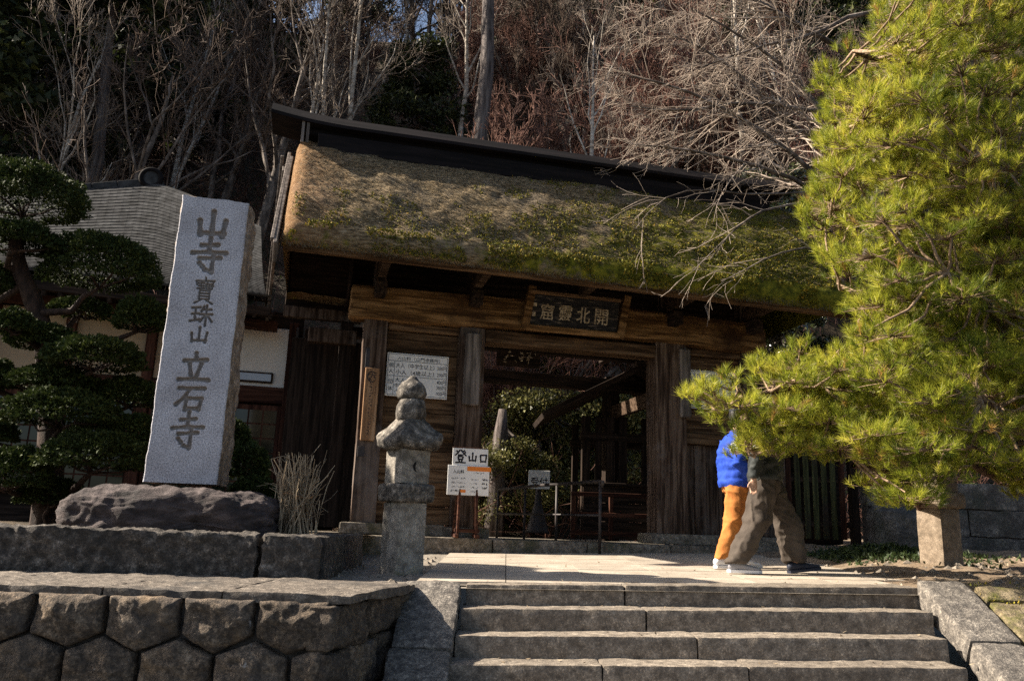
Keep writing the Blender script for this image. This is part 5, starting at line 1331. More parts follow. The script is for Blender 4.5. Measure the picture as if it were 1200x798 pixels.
V, Fq = join([tubes(P2, R2, 4), tubes(P3, R3, 3), tubes(P4, R4, 3), tubes(PD2, RD2, 3), tubes(PD3, RD3, 3)]); add_mesh('crown', V - off, Fq, M_overtwig, bt, False)

# ================================================================== the pine on the right
rng = np.random.default_rng(31)
pine = thing('pine_tree', 'large sunlit yellow-green pine reaching in from the right', 'tree', (6.3, 8.7, .15)); po = np.array([6.3, 8.7, .15])
LM = [([(1300, 670, 9.2), (1270, 590, 9.1), (1235, 470, 9.0), (1215, 300, 8.9), (1215, 120, 8.8), (1220, -80, 8.8)], .16, .07),
 ([(1205, 560, 8.5), (1160, 552, 8.3), (1130, 535, 8.1), (1090, 520, 7.9), (1040, 530, 7.7)], .085, .03),
 ([(1190, 470, 8.4), (1110, 455, 8.1), (1020, 447, 7.8), (940, 452, 7.5), (850, 474, 7.3)], .06, .014),
 ([(1195, 500, 8.4), (1120, 505, 8.0), (1040, 508, 7.7), (960, 515, 7.5), (880, 528, 7.4)], .05, .012),
 ([(1180, 380, 8.3), (1120, 360, 8.0), (1060, 350, 7.7), (1010, 345, 7.5), (985, 340, 7.4)], .055, .015),
 ([(1170, 280, 8.2), (1110, 270, 7.9), (1050, 262, 7.6), (1000, 258, 7.4), (965, 258, 7.3)], .055, .015),
 ([(1172, 190, 8.1), (1110, 180, 7.9), (1050, 172, 7.6), (1010, 165, 7.4), (985, 160, 7.3)], .05, .015),
 ([(1178, 100, 8.1), (1120, 85, 7.9), (1060, 75, 7.6), (1020, 68, 7.4), (1000, 60, 7.3)], .05, .015),
 ([(1185, 10, 8.1), (1130, 0, 7.9), (1090, -12, 7.7), (1060, -20, 7.5), (1040, -30, 7.4)], .05, .015),
 ([(1200, 530, 8.5), (1190, 520, 7.8), (1180, 500, 7.2), (1170, 480, 6.9), (1150, 470, 6.7)], .05, .015),
 ([(1175, 250, 8.2), (1180, 230, 7.6), (1175, 210, 7.1), (1165, 200, 6.8), (1150, 190, 6.6)], .05, .015),
 ([(1185, 400, 8.3), (1170, 380, 7.6), (1150, 350, 7.1), (1130, 330, 6.8), (1110, 320, 6.6)], .05, .015),
 ([(1090, 640, 9.4), (1082, 600, 9.2), (1062, 570, 8.8), (1040, 552, 8.3), (1000, 545, 7.8)], .06, .03)]
PL = np.stack([poly(a, 14) for a, r0_, r1_ in LM]); RL = np.stack([np.linspace(r0_, r1_, 14) for a, r0_, r1_ in LM])
limbpts = PL.reshape(-1, 3)
poly_out = [(1045, -60), (1026, 5), (976, 55), (946, 112), (958, 175), (938, 232), (952, 300), (998, 352), (1000, 395), (940, 398), (885, 414), (798, 460), (812, 490), (866, 504), (846, 530), (905, 546), (965, 538), (1010, 568), (1050, 606), (1092, 578), (1125, 556), (1165, 556), (1190, 595), (1260, 600), (1260, -60)]
def inside(x, y):
    c = False; j = len(poly_out) - 1
    for i in range(len(poly_out)):
        xi, yi = poly_out[i]; xj, yj = poly_out[j]
        if (yi > y) != (yj > y) and x < (xj - xi) * (y - yi) / (yj - yi) + xi: c = not c
        j = i
    return c
cent = []; big = []
tries = 0
while len(cent) < 560 and tries < 60000:
    tries += 1
    x, y = rng.uniform(800, 1255), rng.uniform(-55, 600)
    if not inside(x, y): continue
    full_ = all(inside(x + dx, y + dy) for (dx, dy) in ((-27, 0), (0, -20), (0, 19), (-18, -14), (-18, 13)))
    if not full_ and not all(inside(x + dx, y + dy) for (dx, dy) in ((-8, 0), (0, -6), (0, 7))): continue
    Y = rng.uniform(6.4, 8.5) if x > 1010 else rng.uniform(7.0, 7.8)
    q = P(x, y, Y)
    if all(np.linalg.norm((q - c_) * np.array([.8, .75, 1.35])) > (.158 if full_ else .105) for c_ in cent): cent.append(q); big.append(full_)
cent = np.array(cent); nc = len(cent); big = np.array(big)
# twigs from the nearest limb to every spray, then tufts round each spray end
dist = np.linalg.norm(cent[:, None] - limbpts[None], axis=2); j = dist.argmin(1); src = limbpts[j]
mid = (src + cent) / 2 + np.c_[np.zeros(nc), np.zeros(nc), -.10 * np.linalg.norm(cent - src, axis=1)] + rng.normal(0, .04, (nc, 3))
PS = np.stack([src, src * .45 + mid * .55 + rng.normal(0, .02, (nc, 3)), mid, mid * .45 + cent * .55 + rng.normal(0, .02, (nc, 3)), cent], 1); RS = np.tile([.016, .014, .012, .010, .007], (nc, 1))
nt_ = 30
out = nrmz((cent - src) * np.array([1, 1, .2]) + np.array([-.25, -.25, 0]))
an = rng.random((nc, nt_)) * 6.28; rd = np.sqrt(rng.random((nc, nt_))) * np.where(big, .27, .12)[:, None]
tc_ = cent[:, None] + np.stack([rd * np.cos(an), rd * np.sin(an), rng.normal(.0, .03, (nc, nt_)) - rd * .2], -1) + out[:, None] * .03
PT = np.stack([np.repeat(cent[:, None] - out[:, None] * .1 - np.array([0, 0, .05]), nt_, 1), (cent[:, None] + tc_) / 2 - np.array([0, 0, .035]), tc_], 2).reshape(-1, 3, 3)
RT = np.tile([.004, .003, .0025], (nc * nt_, 1))
keep = (np.repeat(big, nt_) | (np.tile(np.arange(nt_), nc) < 11)); tcf = tc_.reshape(-1, 3)[keep]; PT = PT[keep]; nT = len(tcf)
tdir = nrmz(nrmz(tcf - np.repeat(cent - np.array([0, 0, .12]), nt_, 0)[keep]) * .8 + np.array([0, 0, .55]) + rng.normal(0, .22, (nT, 3)))
NN = 40
ti = np.repeat(np.arange(nT), NN); n = len(ti)
D = nrmz(tdir[ti] + nrmz(rng.normal(0, 1, (n, 3))) * (.35 + .75 * rng.random(n))[:, None])
base = tcf[ti] + tdir[ti] * (rng.uniform(-.05, .03, n))[:, None]
Ln = (.065 + .04 * rng.random(n))[:, None]; sd = nrmz(np.cross(D, rng.normal(0, 1, (n, 3)))) * .0021
tip = base + D * Ln
Vn = np.stack([base - sd, base + sd, tip], 1).reshape(-1, 3)
tone = np.clip(.50 + .5 * fbm(tcf * 1.8, 4, 3) + rng.normal(0, .14, nT), 0.05, .88)
rvn = np.clip(tone[ti] + rng.normal(0, .1, n), 0, .93); dead = rng.random(nT) < .015; rvn[dead[ti]] = 1.0
V, Fq = tubes(PL, RL, 9); add_mesh('trunk', V - po, Fq, M_bark, pine, True)
V, Fq = join([tubes(PS, RS, 5), tubes(PT, RT[:len(PT)], 3)]); add_mesh('twigs', V - po, Fq, M_twig, pine, False)
foliage('crown', Vn - po, 3, M_needle, pine, rvn)

# ================================================================== cloud-pruned tree on the left
rng = np.random.default_rng(8)
ct = thing('clipped_tree', 'dark cloud-pruned evergreen with rounded pads left of the monument', 'tree', at(40, 620, 9.0, .34)); co = np.array(at(40, 620, 9.0, .34))
PADS = [(28, 238, 76, 42, 8.7), (22, 286, 50, 22, 8.5), (118, 322, 66, 44, 8.9), (163, 378, 30, 27, 8.7), (48, 402, 38, 20, 8.6), (112, 424, 56, 25, 8.5), (16, 384, 26, 18, 8.3), (62, 452, 52, 20, 8.7), (72, 490, 64, 29, 8.4), (152, 468, 38, 22, 8.9), (110, 541, 62, 31, 8.3), (12, 562, 44, 32, 8.3), (155, 512, 36, 22, 8.7), (-25, 445, 38, 26, 8.6), (-30, 330, 46, 26, 8.8), (-20, 510, 36, 20, 8.8), (95, 365, 34, 14, 9.2), (60, 585, 40, 20, 8.8)]
tk = poly([(50, 640, 9.0), (58, 560, 9.0), (60, 470, 9.1), (52, 400, 9.0), (38, 350, 8.9), (22, 312, 8.8), (18, 270, 8.7)], 16)
q = MB(); q.tube(tk, np.linspace(.16, .07, 16), 10); q.build('trunk', M_darkbark, ct, True, loc=tuple(-co))
bq = []
def pad_mesh(x, y, rx, ry, Y, n, size, mat, parent, off, name='foliage_pad'):
    c = P(x, y, Y); ax_ = rx * Y / FPX; az = ry * Y / FPX; ay = ax_ * .85
    d = nrmz(rng.normal(0, 1, (n, 3))); d[:, 2] = np.where(d[:, 2] < -.35, -d[:, 2], d[:, 2])
    r_ = (.72 + .28 * rng.random(n) ** .5) * (1 + .26 * fbm(d * 3.2 + x, 3, 4) + .08 * vnoise(d * 7 + y, 6))
    fl_ = np.where(d[:, 2] < 0, .55, 1.0)
    q_ = c + d * r_[:, None] * np.stack([np.full(n, ax_), np.full(n, ay), az * fl_], -1)
    a = nrmz(d * .9 + rng.normal(0, .6, (n, 3))); b2 = nrmz(np.cross(a, rng.normal(0, 1, (n, 3)))); s2 = size * (.6 + .8 * rng.random(n))[:, None]
    V = np.stack([q_ - b2 * s2 * .5, q_ + b2 * s2 * .5, q_ + a * s2 * 1.2], 1).reshape(-1, 3)
    o_ = foliage(name, V - off - (c - off), 3, mat, parent, np.clip(.45 + .25 * fbm(q_ * 3, 5, 3) + rng.normal(0, .18, n), 0, 1), tuple(c - off))
    # leafless inside: short twigs fill the pad
    return c, ax_, az
for (x, y, rx, ry, Y) in PADS:
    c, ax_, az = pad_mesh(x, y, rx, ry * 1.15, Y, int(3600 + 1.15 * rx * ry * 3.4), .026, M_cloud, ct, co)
    j = np.linalg.norm(tk - c - np.array([0, 0, -.25]), axis=1).argmin(); s0 = tk[j]; foot = c - np.array([0, 0, az * .35])
    m1 = s0 * .5 + foot * .5 + np.array([0, 0, -.06]) + rng.normal(0, .05, 3)
    b = MB(); b.tube([s0, s0 * .7 + m1 * .3 + rng.normal(0, .03, 3), m1, m1 * .4 + foot * .6 + rng.normal(0, .03, 3), foot], [.05, .045, .038, .03, .02], 7)
    for k in range(7):
        e_ = foot + np.array([rng.uniform(-.8, .8) * ax_, rng.uniform(-.6, .6) * ax_, rng.uniform(0, .5) * az]); b.tube([foot, (foot + e_) / 2 + rng.normal(0, .03, 3), e_], [.016, .012, .006], 5)
    b.build('branch', M_darkbark, ct, True, loc=tuple(-co))
# clipped shrub right of the monument
c = at(286, 590, 9.2, .33); cs_b = thing('clipped_shrub', 'dark clipped shrub between the monument and the dry stalks', 'shrub', c)
for (x, y, rx, ry, Y) in ((284, 552, 30, 32, 9.2), (296, 580, 26, 20, 9.0), (272, 520, 20, 26, 9.4)): pad_mesh(x, y, rx, ry, Y, 3600, .035, M_cloud, cs_b, np.array(c))
b = MB(); b.tube([(0, 0, -.1), (.02, 0, .4), (0, .05, .8)], [.05, .04, .02], 6); b.build('trunk', M_bark, cs_b, True)

# ---------------- dry stalks bundled beside the rock
dc = np.array(at(345, 622, 7.5, .34)); n = 190; rng = np.random.default_rng(17)
dg_ = thing('dry_stalks', 'bundle of dry straw-coloured stalks beside the rock', 'dry plant', dc)
b0 = np.c_[rng.normal(0, .075, n), rng.normal(0, .06, n), np.full(n, -.03)]; h_ = .3 + .5 * rng.random(n)
d = nrmz(np.c_[-b0[:, 0] * .5 + rng.normal(0, .07, n), -b0[:, 1] * .5 + rng.normal(0, .07, n), np.ones(n)])
pts = [b0]
for k in range(4): d = nrmz(d + rng.normal(0, .085, (n, 3)) + np.c_[np.zeros((n, 2)), -.08 * k * rng.random(n)]); pts.append(pts[-1] + d * (h_ / 4)[:, None])
P0 = np.stack(pts, 1); R0_ = np.tile([.0055, .005, .0045, .004, .003], (n, 1)); P1, R1 = grow(rng, P0, R0_, 1, 50, .35, 3, .3, (0, 0, -.2), .0025, .3)
V, Fq = join([tubes(P0, R0_, 4), tubes(P1, R1, 3)])
o_ = add_mesh('stalks', V, Fq, M_straw, dg_); a_ = o_.data.attributes.new('rv', 'FLOAT', 'FACE'); a_.data.foreach_set('value', np.repeat(RNG.random(len(Fq) // 4 + 1), 4)[:len(Fq)].astype(np.float32))
q = MB(); q.tube([(.13 * math.cos(a) + .01, .11 * math.sin(a), .36 + .02 * math.sin(2 * a)) for a in np.linspace(0, 6.28, 20)], .006, 5); q.build('straw_tie', M_plate, dg_)

# ---------------- ground cover and fallen leaves on the earth bank
n = 5200; X = rng.normal(4.75, .55, n); Y = rng.normal(10.5, .55, n); m_ = (X > 3.9); X, Y = X[m_], Y[m_]; n = len(X)
z = zt_right(X[:, None], Y[:, None])[:, 0] + .14 * rng.random(n) * np.clip(1 - np.hypot((X - 4.75) / 1.2, (Y - 10.5) / 1.2), 0, 1); q = np.stack([X, Y, z], -1)
a = nrmz(rng.normal(0, .8, (n, 3)) + np.array([0, -.2, .8])); b_ = nrmz(np.cross(a, rng.normal(0, 1, (n, 3)))); s_ = (.025 + .03 * rng.random(n))[:, None]
o_ = foliage('ground_cover', np.stack([q - b_ * s_ * .4, q + b_ * s_ * .4, q + a * s_ * 1.4], 1).reshape(-1, 3), 3, M_cover); tag(o_, 'low green ground cover beside the picket gate', 'ground cover', kind='stuff')
n = 900; X = rng.uniform(3.5, 8, n); Y = rng.uniform(6.8, 12, n); z = zt_right(X[:, None], Y[:, None])[:, 0] + .008; q = np.stack([X, Y, z], -1)
a = nrmz(rng.normal(0, 1, (n, 3)) * np.array([1, 1, .3])); b_ = nrmz(np.cross(a, rng.normal(0, .3, (n, 3)) + np.array([0, 0, 1]))); s_ = (.015 + .02 * rng.random(n))[:, None]
o_ = foliage('fallen_leaves', np.stack([q - b_ * s_ * .4, q + b_ * s_ * .4, q + a * s_ * 1.6], 1).reshape(-1, 3), 3, M_straw); tag(o_, 'dry leaves and needles strewn on the brown earth', 'fallen leaves', kind='stuff')
# moss cushions on the slabs
n = 7000; X = rng.uniform(3.75, 6, n); Y = rng.uniform(5.3, 6.8, n); m_ = fbm(np.c_[X * 4, Y * 4, X * 0], 3, 3) + .45 * np.clip((Y - 6.3), 0, 1) > .12; X, Y = X[m_], Y[m_]; n = len(X)
z = .03 + (Y - 6.8) * .525 + .035 + tiltz(X); q = np.stack([X, Y, z + .004], -1); a = nrmz(rng.normal(0, .6, (n, 3)) + np.array([0, -.2, .8])) * (.012 + .02 * rng.random(n))[:, None]; b_ = nrmz(np.cross(a, rng.normal(0, 1, (n, 3)))) * .007
o_ = foliage('slab_moss', np.stack([q - b_, q + b_, q + a], 1).reshape(-1, 3), 3, M_mossbit); tag(o_, 'yellow-green moss growing over the sloping slabs', 'moss', kind='stuff')

# leaves blown onto the paving and the steps
n = 170; X = rng.uniform(-.6, 3.3, n); Y = rng.uniform(6.85, 11, n); z = zg(X, Y) + .008
k = n // 2; st_ = rng.integers(1, 4, k); Y[:k] = 6.8 - .3 * st_ + .03 + rng.random(k) * .25; z[:k] = np.array([.03, -.13, -.288, -.44])[st_] + tiltz(X[:k]) + .006; Y[:k] += .02
q = np.stack([X, Y, z], -1); a = nrmz(rng.normal(0, 1, (n, 3)) * np.array([1, 1, .25])); b_ = nrmz(np.cross(a, rng.normal(0, .2, (n, 3)) + np.array([0, 0, 1]))); s_ = (.012 + .018 * rng.random(n))[:, None]
o_ = foliage('blown_leaves', np.stack([q - b_ * s_ * .45, q + b_ * s_ * .45, q + a * s_ * 1.5], 1).reshape(-1, 3), 3, M_straw); tag(o_, 'few dry leaves blown over the paving and steps', 'fallen leaves', kind='stuff')

# ================================================================== two walkers
def remesh(name, mb, vox, mat, parent, disp=None):
    me = bpy.data.meshes.new('tmp'); me.from_pydata(mb.v, [], mb.f)
    bm = bmesh.new(); bm.from_mesh(me); bmesh.ops.recalc_face_normals(bm, faces=bm.faces); bm.to_mesh(me); bm.free()
    o = bpy.data.objects.new('tmp', me); C.objects.link(o)
    md = o.modifiers.new('r', 'REMESH'); md.mode = 'VOXEL'; md.voxel_size = vox
    sm = o.modifiers.new('s', 'SMOOTH'); sm.iterations = 4; sm.factor = .5
    dg = bpy.context.evaluated_depsgraph_get(); dg.update()
    m2 = bpy.data.meshes.new_from_object(o.evaluated_get(dg)); bpy.data.objects.remove(o)
    m2.name = name; n = len(m2.vertices)
    if disp is not None:
        v = np.empty(n * 3, np.float32); m2.vertices.foreach_get('co', v); v = v.reshape(-1, 3)
        nn = np.empty(n * 3, np.float32); m2.vertex_normals.foreach_get('vector', nn); nn = nn.reshape(-1, 3)
        v = v + nn * disp(v)[:, None]; m2.vertices.foreach_set('co', v.astype(np.float32).ravel())
    m2.polygons.foreach_set('use_smooth', np.ones(len(m2.polygons), bool)); m2.materials.clear(); m2.materials.append(mat); m2.update()
    return link(name, m2, parent)
X3, Y3 = (1, 0, 0), (0, 1, 0)
def leg(mb, hip, knee, ank, r, flat=1.0):
    hip, knee, ank = map(np.array, (hip, knee, ank)); secs = []
    for k in range(9):
        f_ = k / 8
        c = hip * (1 - f_ * 2) + knee * f_ * 2 if f_ <= .5 else knee * (2 - f_ * 2) + ank * (f_ * 2 - 1)
        rr = np.interp(f_, [0, .25, .5, .75, 1], r); secs.append((c, rr * 1.05, rr * .95, X3, Y3))
    mb.loft(secs, 18)
def limb(mb, pts, rads, n=12): mb.tube(pts, rads, n)
def hand(mb, wrist, d, side, curl=.5):
    """palm, four fingers and a thumb leaving the side of the palm; d points to the fingertips"""
    w_ = np.array(wrist, float); d = np.array(d, float) / np.linalg.norm(d); sd = np.array(side, float); sd = sd - d * (sd @ d); sd /= np.linalg.norm(sd); pn = np.cross(d, sd)
    mb.loft([(w_, .026, .018, sd, pn), (w_ + d * .04, .036, .016, sd, pn), (w_ + d * .085, .040, .014, sd, pn)], 12)
    for k, L_ in enumerate((.068, .078, .073, .058)):
        b0 = w_ + d * .08 + sd * (-.03 + .02 * k); b1 = b0 + d * L_ * .5 + pn * .01; b2 = b1 + d * L_ * .35 + pn * L_ * curl * .5; b3 = b2 + d * L_ * .1 + pn * L_ * curl * .4
        mb.tube([b0 - d * .01, b1, b2, b3], [.0095, .009, .0085, .006], 8)
    b0 = w_ + d * .03 - sd * .03; mb.tube([b0, b0 + d * .03 - sd * .022 + pn * .01, b0 + d * .062 - sd * .028 + pn * .02], [.012, .0105, .008], 8)
def head(mb, c, yaw=0.0, pitch=0.0, s=1.0):
    R_ = Matrix.Rotation(yaw, 3, 'Z') @ Matrix.Rotation(pitch, 3, 'Y'); T_ = lambda q: np.array(R_ @ Vector(q)) * s + np.array(c)
    ax, ay = T_((1, 0, 0)) - np.array(c), T_((0, 1, 0)) - np.array(c)
    secs = [(-.02, -.125, .03, .03), (.0, -.115, .055, .05), (.005, -.09, .072, .058), (.005, -.05, .086, .066), (.0, .0, .095, .074), (-.005, .04, .098, .076), (-.008, .08, .088, .069), (-.01, .105, .062, .05), (-.01, .118, .03, .025)]
    mb.loft([(T_((x, 0, z)), rx, ry, ax, ay) for (x, z, rx, ry) in secs], 20)
    mb.tube([T_((.085, 0, .02)), T_((.103, 0, -.015)), T_((.112, 0, -.034)), T_((.094, 0, -.044))], [.009, .011, .013, .010], 8)      # nose
    mb.tube([T_((.084, -.026, -.068)), T_((.094, 0, -.066)), T_((.084, .026, -.068))], [.005, .009, .005], 8)                       # lips
    mb.tube([T_((.078, -.05, .035)), T_((.094, -.02, .032)), T_((.094, .02, .032)), T_((.078, .05, .035))], [.006, .008, .008, .006], 8)  # brow
    for sg in (-1, 1): mb.tube([T_((-.004, sg * .072, .022)), T_((-.018, sg * .084, .01)), T_((-.012, sg * .08, -.02)), T_((.0, sg * .07, -.034))], [.008, .011, .010, .006], 8)
    return T_
M_skin = pmat('skin', [(.3, (.42, .25, .17)), (.7, (.5, .31, .22))], scale=30, bump=.05, rough=.55, rnd=0)
M_hair = pmat('dark_hair', [(.3, (.008, .007, .006)), (.7, (.02, .017, .015))], scale=40, stretch=(1, 1, .2), rough=.5, bump=.5, rnd=0)
M_blue = pmat('blue_nylon', [(.3, (.014, .045, .30)), (.7, (.024, .07, .42))], scale=14, rough=.75, bump=.5, rnd=0, spec=.15)
M_orangec = pmat('orange_cotton', [(.3, (.36, .13, .03)), (.7, (.46, .18, .045))], scale=7, rough=.9, bump=.4, rnd=0)
M_trous = pmat('grey_brown_cotton', [(.2, (.042, .033, .026)), (.8, (.075, .06, .048))], scale=7, rough=.9, bump=.4, rnd=0)
M_jack = pmat('dark_green_grey_jacket', [(.3, (.022, .026, .026)), (.7, (.04, .045, .044))], scale=7, rough=.7, bump=.4, rnd=0)
M_lite = pmat('pale_grey_fabric', [(.3, (.36, .38, .37)), (.7, (.46, .48, .47))], scale=9, rough=.8, bump=.3, rnd=0)
M_wshoe = plain('white_shoe', (.72, .72, .73), .5)
M_gshoe = plain('grey_shoe', (.25, .25, .27), .6)
M_dshoe = plain('navy_shoe', (.02, .024, .04), .6)
M_bag = plain('brown_leather', (.25, .11, .045), .5)
M_eye = plain('eye', (.02, .015, .012), .2)
def shoe(parent, loc, rz, pitch, m_up, m_sole):
    e = MB(); secs = [(-.10, .032, .03, .085), (-.075, .036, .018, .105), (-.02, .037, .016, .105), (.04, .041, .016, .085), (.1, .045, .016, .065), (.15, .042, .018, .055), (.178, .025, .022, .042)]
    e.loft([((x, 0, (z0 + z1) / 2), w_, (z1 - z0) / 2, (0, 1, 0), (0, 0, 1)) for (x, w_, z0, z1) in secs], 16)
    o = e.build('shoe', m_up, parent, True, fix=True); o.location = tuple(map(float, loc)); o.rotation_euler = (0, pitch, rz); o.scale = (1.12, 1.12, 1.08)
    s_ = MB(); pr = [(-.115, .0), (-.09, .036), (0, .04), (.09, .048), (.15, .046), (.185, .024), (.19, 0), (.185, -.024), (.15, -.046), (.09, -.048), (0, -.04), (-.09, -.036)]
    s_.prism(pr, 2, 0, .026); so_ = s_.build('sole', m_sole, o, fix=True)
    l_ = MB()
    for k in range(4): l_.tube([(.02 + k * .024, -.028, .098 - k * .008), (.026 + k * .024, 0, .106 - k * .009), (.02 + k * .024, .028, .098 - k * .008)], .004, 5)
    l_.build('laces', m_sole, o)
def folds(a, seed=0): return lambda v: ((1 - np.abs(vnoise(v * np.array([13, 13, 3.2]) + seed, 3))) ** 3 * a * .8 + (1 - np.abs(vnoise(np.stack([v[:, 0] * 6 + v[:, 2] * 9, v[:, 1] * 8, v[:, 2] * 7], -1) + seed, 5))) ** 4 * a * .6 - a * .4 + fbm(np.stack([v[:, 0] * 7 + v[:, 2] * 9, v[:, 1] * 7, v[:, 2] * 12 - v[:, 0] * 8], -1) + seed, 9, 2) * a * .7)
def wrinkle(a, sx=9, sz=14, seed=0): return lambda v: fbm(v * np.array([sx, sx, sz]) + seed, 3, 3) * a + np.abs(vnoise(v * np.array([sx * .7, sx * .7, sz * .9]) + seed + 5, 7)) * -a * .8

def walker(label, loc, rz, cfg):
    t = thing('person', label, 'person', loc, rz)
    fB, fF = cfg['feet']                    # back foot (near side), front foot (far side)
    hipz = .90; n0, n1 = np.array(fB), np.array(fF)
    hb_, hf_ = np.array([-.02, -.09, hipz]), np.array([.02, .09, hipz])
    kb = (hb_ + n0) / 2 + np.array([.03, 0, .02]); kf = (hf_ + n1) / 2 + np.array([.05, 0, .03])
    ab, af = n0 + np.array([-.03, 0, .1]), n1 + np.array([-.04, 0, .1])
    sh = np.array(cfg['shoulder']); top = sh + np.array([.03, 0, .08])
    hc = sh + np.array([.07, 0, .25]); arms = cfg['arms']
    # body: one continuous skin under the clothes
    b = MB()
    leg(b, hb_, kb, ab, [.078, .07, .052, .05, .034]); leg(b, hf_, kf, af, [.078, .07, .052, .05, .034])
    b.loft([((0, 0, .86), .1, .15, X3, Y3), ((.0, 0, 1.0), .095, .135, X3, Y3), (sh * .5 + np.array([0, 0, .6]), .1, .14, X3, Y3), (sh + np.array([0, 0, -.05]), .095, .165, X3, Y3), (sh + np.array([.01, 0, .03]), .06, .09, X3, Y3), (top, .052, .052, X3, Y3), (hc + np.array([-.02, 0, -.09]), .05, .05, X3, Y3)], 18)
    for (a0, a1, a2, hd, sd_) in arms:
        limb(b, [a0, (np.array(a0) + a1) / 2, a1, (np.array(a1) + a2) / 2, a2], [.048, .042, .036, .034, .024]); hand(b, a2, hd, sd_)
    for (fp, an) in ((n0, ab), (n1, af)): b.loft([(an, .034, .034, X3, Y3), (fp + np.array([-.02, 0, .05]), .06, .034, X3, Y3), (fp + np.array([.03, 0, .03]), .09, .03, X3, Y3)], 12)
    T_ = head(b, hc, cfg.get('yaw', 0))
    body = remesh('body', b, .0085, M_skin, t)
    for sg in (-1, 1):
        e = MB(); e.loft([(T_((.083, sg * .03, .012 + dz)), rr, rr * 1.2, X3, Y3) for dz, rr in ((-.006, .004), (0, .008), (.006, .004))], 8); e.build('eye', M_eye, t)
    h = MB(); h.loft([(T_((x, 0, z)), rx, ry, X3, Y3) for (x, z, rx, ry) in ((-.05, -.06, .05, .06), (-.04, -.01, .075, .078), (-.022, .05, .095, .084), (-.012, .09, .092, .078), (-.012, .12, .06, .052), (-.012, .132, .02, .018))], 18)
    remesh('hair', h, .01, M_hair, t, wrinkle(.008, 30, 8))
    if cfg.get('cap'):
        c_ = MB(); c_.loft([(T_((x, 0, z)), rx, ry, X3, Y3) for (x, z, rx, ry) in ((-.005, .055, .105, .088), (-.008, .1, .1, .084), (-.01, .135, .065, .055), (-.01, .145, .02, .02))], 18)
        c_.loft([(T_((.07, 0, .06)), .09, .07, X3, Y3), (T_((.085, 0, .066)), .085, .065, X3, Y3)], 16); c_.build('cap', M_dshoe, t, True, fix=True)
    # clothes
    p = MB(); r = cfg['leg_r']; leg(p, hb_ + np.array([0, 0, .02]), kb, ab + np.array([0, 0, -.005]), r); leg(p, hf_ + np.array([0, 0, .02]), kf, af + np.array([0, 0, -.005]), r)
    p.loft([((0, 0, .80), r[0] * .95, .19, X3, Y3), ((0, 0, .9), .145, .19, X3, Y3), ((0, 0, 1.0), .13, .17, X3, Y3)], 20)
    remesh('trousers', p, .012, cfg['m_leg'], t, folds(cfg.get('wr', .014), 3))
    j = MB(); hem = cfg['hem']; q = cfg.get('bulk', 1.0)
    mid = sh * .5 + np.array([0, 0, hem * .5])
    j.loft([(np.array([0, 0, hem]), .155 * q, .205 * q, X3, Y3), (np.array([0, 0, hem + .06]), .165 * q, .215 * q, X3, Y3), (mid, .16 * q, .215 * q, X3, Y3), (sh + np.array([0, 0, -.1]), .15 * q, .215 * q, X3, Y3), (sh + np.array([0, 0, .0]), .12 * q, .18 * q, X3, Y3), (sh + np.array([.02, 0, .07]), .075, .08, X3, Y3), (sh + np.array([.035, 0, .11]), .072, .075, X3, Y3)], 22)
    sleeves = []
    for k, (a0, a1, a2, hd, sd_) in enumerate(arms):
        s_ = MB(); tgt = s_ if cfg.get('sleeve') and k == 0 else j
        limb(tgt, [np.array(a0) + np.array([0, 0, .01]), (np.array(a0) + a1) / 2, a1, (np.array(a1) + a2) / 2, np.array(a2)], [.085 * q, .076 * q, .07 * q, .064 * q, .05 * q], 14)
        if tgt is s_: remesh('sleeve', s_, .012, cfg['sleeve'], t, wrinkle(.025, 12, 16, 2))
    quilt = (lambda v: np.abs(np.sin(v[:, 2] * math.pi / .085)) ** .6 * .009 - .004 + wrinkle(.02, 8, 12)(v)) if cfg.get('quilt') else wrinkle(.03, 9, 13, 6)
    remesh('jacket', j, .012, cfg['m_top'], t, quilt)
    shoe(t, n0, cfg.get('rzB', 0), 0, cfg['shoeB'][0], cfg['shoeB'][1]); shoe(t, n1, cfg.get('rzF', 0), cfg.get('pF', 0), cfg['shoeF'][0], cfg['shoeF'][1])
    return t
pB = P(901, 668, 8.3); gz = zg(pB[0], pB[1]) + .006
pb_ = walker('person in dark jacket and wide grey-brown trousers striding right', (pB[0], pB[1], gz), rad(-4),
  dict(feet=((-.30, -.10, 0), (.33, .1, .02)), shoulder=(.03, 0, 1.38), hem=.90, leg_r=[.122, .125, .12, .118, .105], m_leg=M_trous, m_top=M_jack, sleeve=M_jack, bulk=1.08, wr=.028,
    arms=[((-.03, -.22, 1.38), (-.13, -.27, 1.12), (-.17, -.24, .90), (-.1, 0, -1), (1, 0, 0)), ((.05, .2, 1.38), (.10, .26, 1.12), (.17, .25, .90), (.2, 0, -1), (1, 0, 0))],
    shoeB=(M_gshoe, M_wshoe), shoeF=(M_dshoe, M_dshoe), pF=rad(-9), yaw=rad(20)))
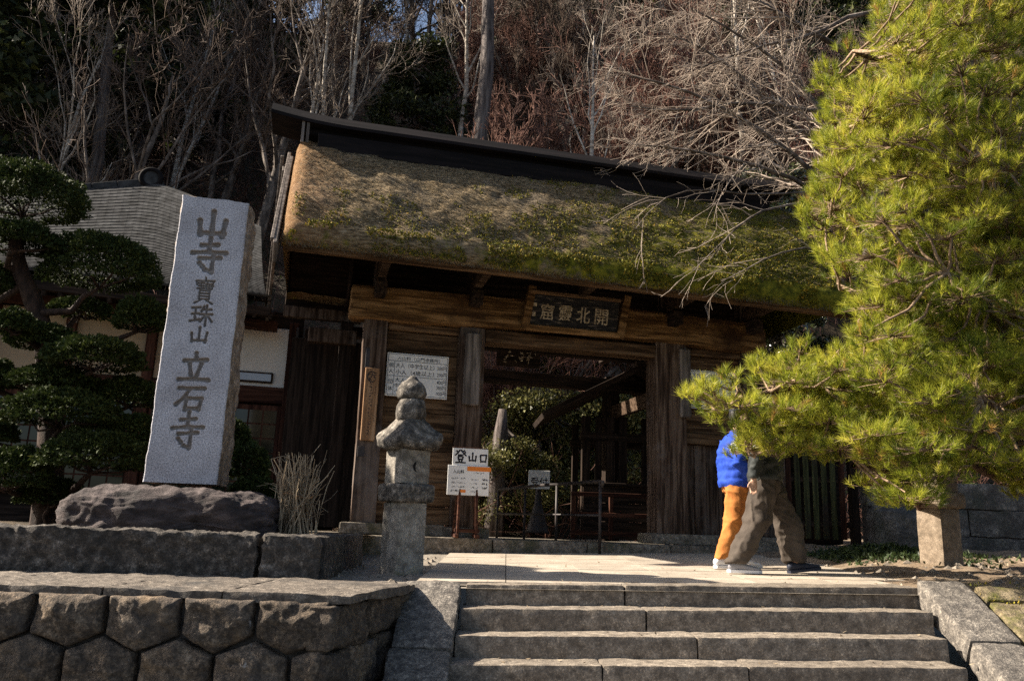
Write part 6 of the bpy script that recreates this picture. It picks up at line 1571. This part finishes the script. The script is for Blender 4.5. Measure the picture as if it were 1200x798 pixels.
# pale fabric across the shoulder of the near sleeve
q = MB(); q.tube([(-.02, -.15, 1.45), (-.05, -.235, 1.40), (-.09, -.275, 1.27), (-.125, -.285, 1.16)], [.07, .1, .093, .086], 16); remesh('pale_shoulder', q, .012, M_lite, pb_, wrinkle(.008, 12, 16))
pA = P(864, 658, 8.95); gz = zg(pA[0], pA[1]) + .006
pa_ = walker('person in bright blue padded jacket and orange trousers walking behind the other', (pA[0], pA[1], gz), rad(12),
  dict(feet=((-.19, -.08, 0), (.13, .1, 0)), shoulder=(.0, 0, 1.36), hem=.84, leg_r=[.112, .108, .092, .085, .075], m_leg=M_orangec, m_top=M_blue, bulk=1.08, quilt=True, cap=True, wr=.022,
    arms=[((-.02, -.21, 1.36), (-.09, -.26, 1.10), (.10, -.24, .95), (.8, 0, -.6), (0, 0, 1)), ((.02, .2, 1.36), (-.02, .25, 1.1), (.14, .22, .95), (.8, 0, -.6), (0, 0, 1))],
    shoeB=(M_wshoe, M_wshoe), shoeF=(M_wshoe, M_wshoe)))
for k in range(3):
    f_ = .34 + k * .11; c0 = np.array([-.02, -.21, 1.36]) * (1 - f_) + np.array([-.09, -.26, 1.10]) * f_; dr = np.array([-.07, -.05, -.26]); dr /= np.linalg.norm(dr)
    u_ = np.cross(dr, [0, 1, 0]); u_ /= np.linalg.norm(u_); v_ = np.cross(dr, u_)
    q = MB(); q.tube([c0 + (u_ * math.cos(a) + v_ * math.sin(a)) * .098 for a in np.linspace(0, 2 * math.pi, 21)], .008, 6, False); q.build('sleeve_stripe', M_wshoe, pa_, True)
bagt = thing('shoulder_bag', 'small brown bag hanging at the hip of the person in blue', 'bag', (pA[0] + .16, pA[1] - .27, gz + .82), rad(12))
q = MB(); q.loft([((0, 0, 0), .08, .035, X3, Y3), ((0, 0, .04), .095, .045, X3, Y3), ((0, 0, .15), .09, .04, X3, Y3), ((0, 0, .19), .07, .03, X3, Y3)], 16); q.build('pouch', M_bag, bagt, True)
q = MB(); q.tube([(-.07, 0, .17), (-.1, .02, .35), (-.12, .1, .55)], .01, 6); q.build('strap', M_bag, bagt)
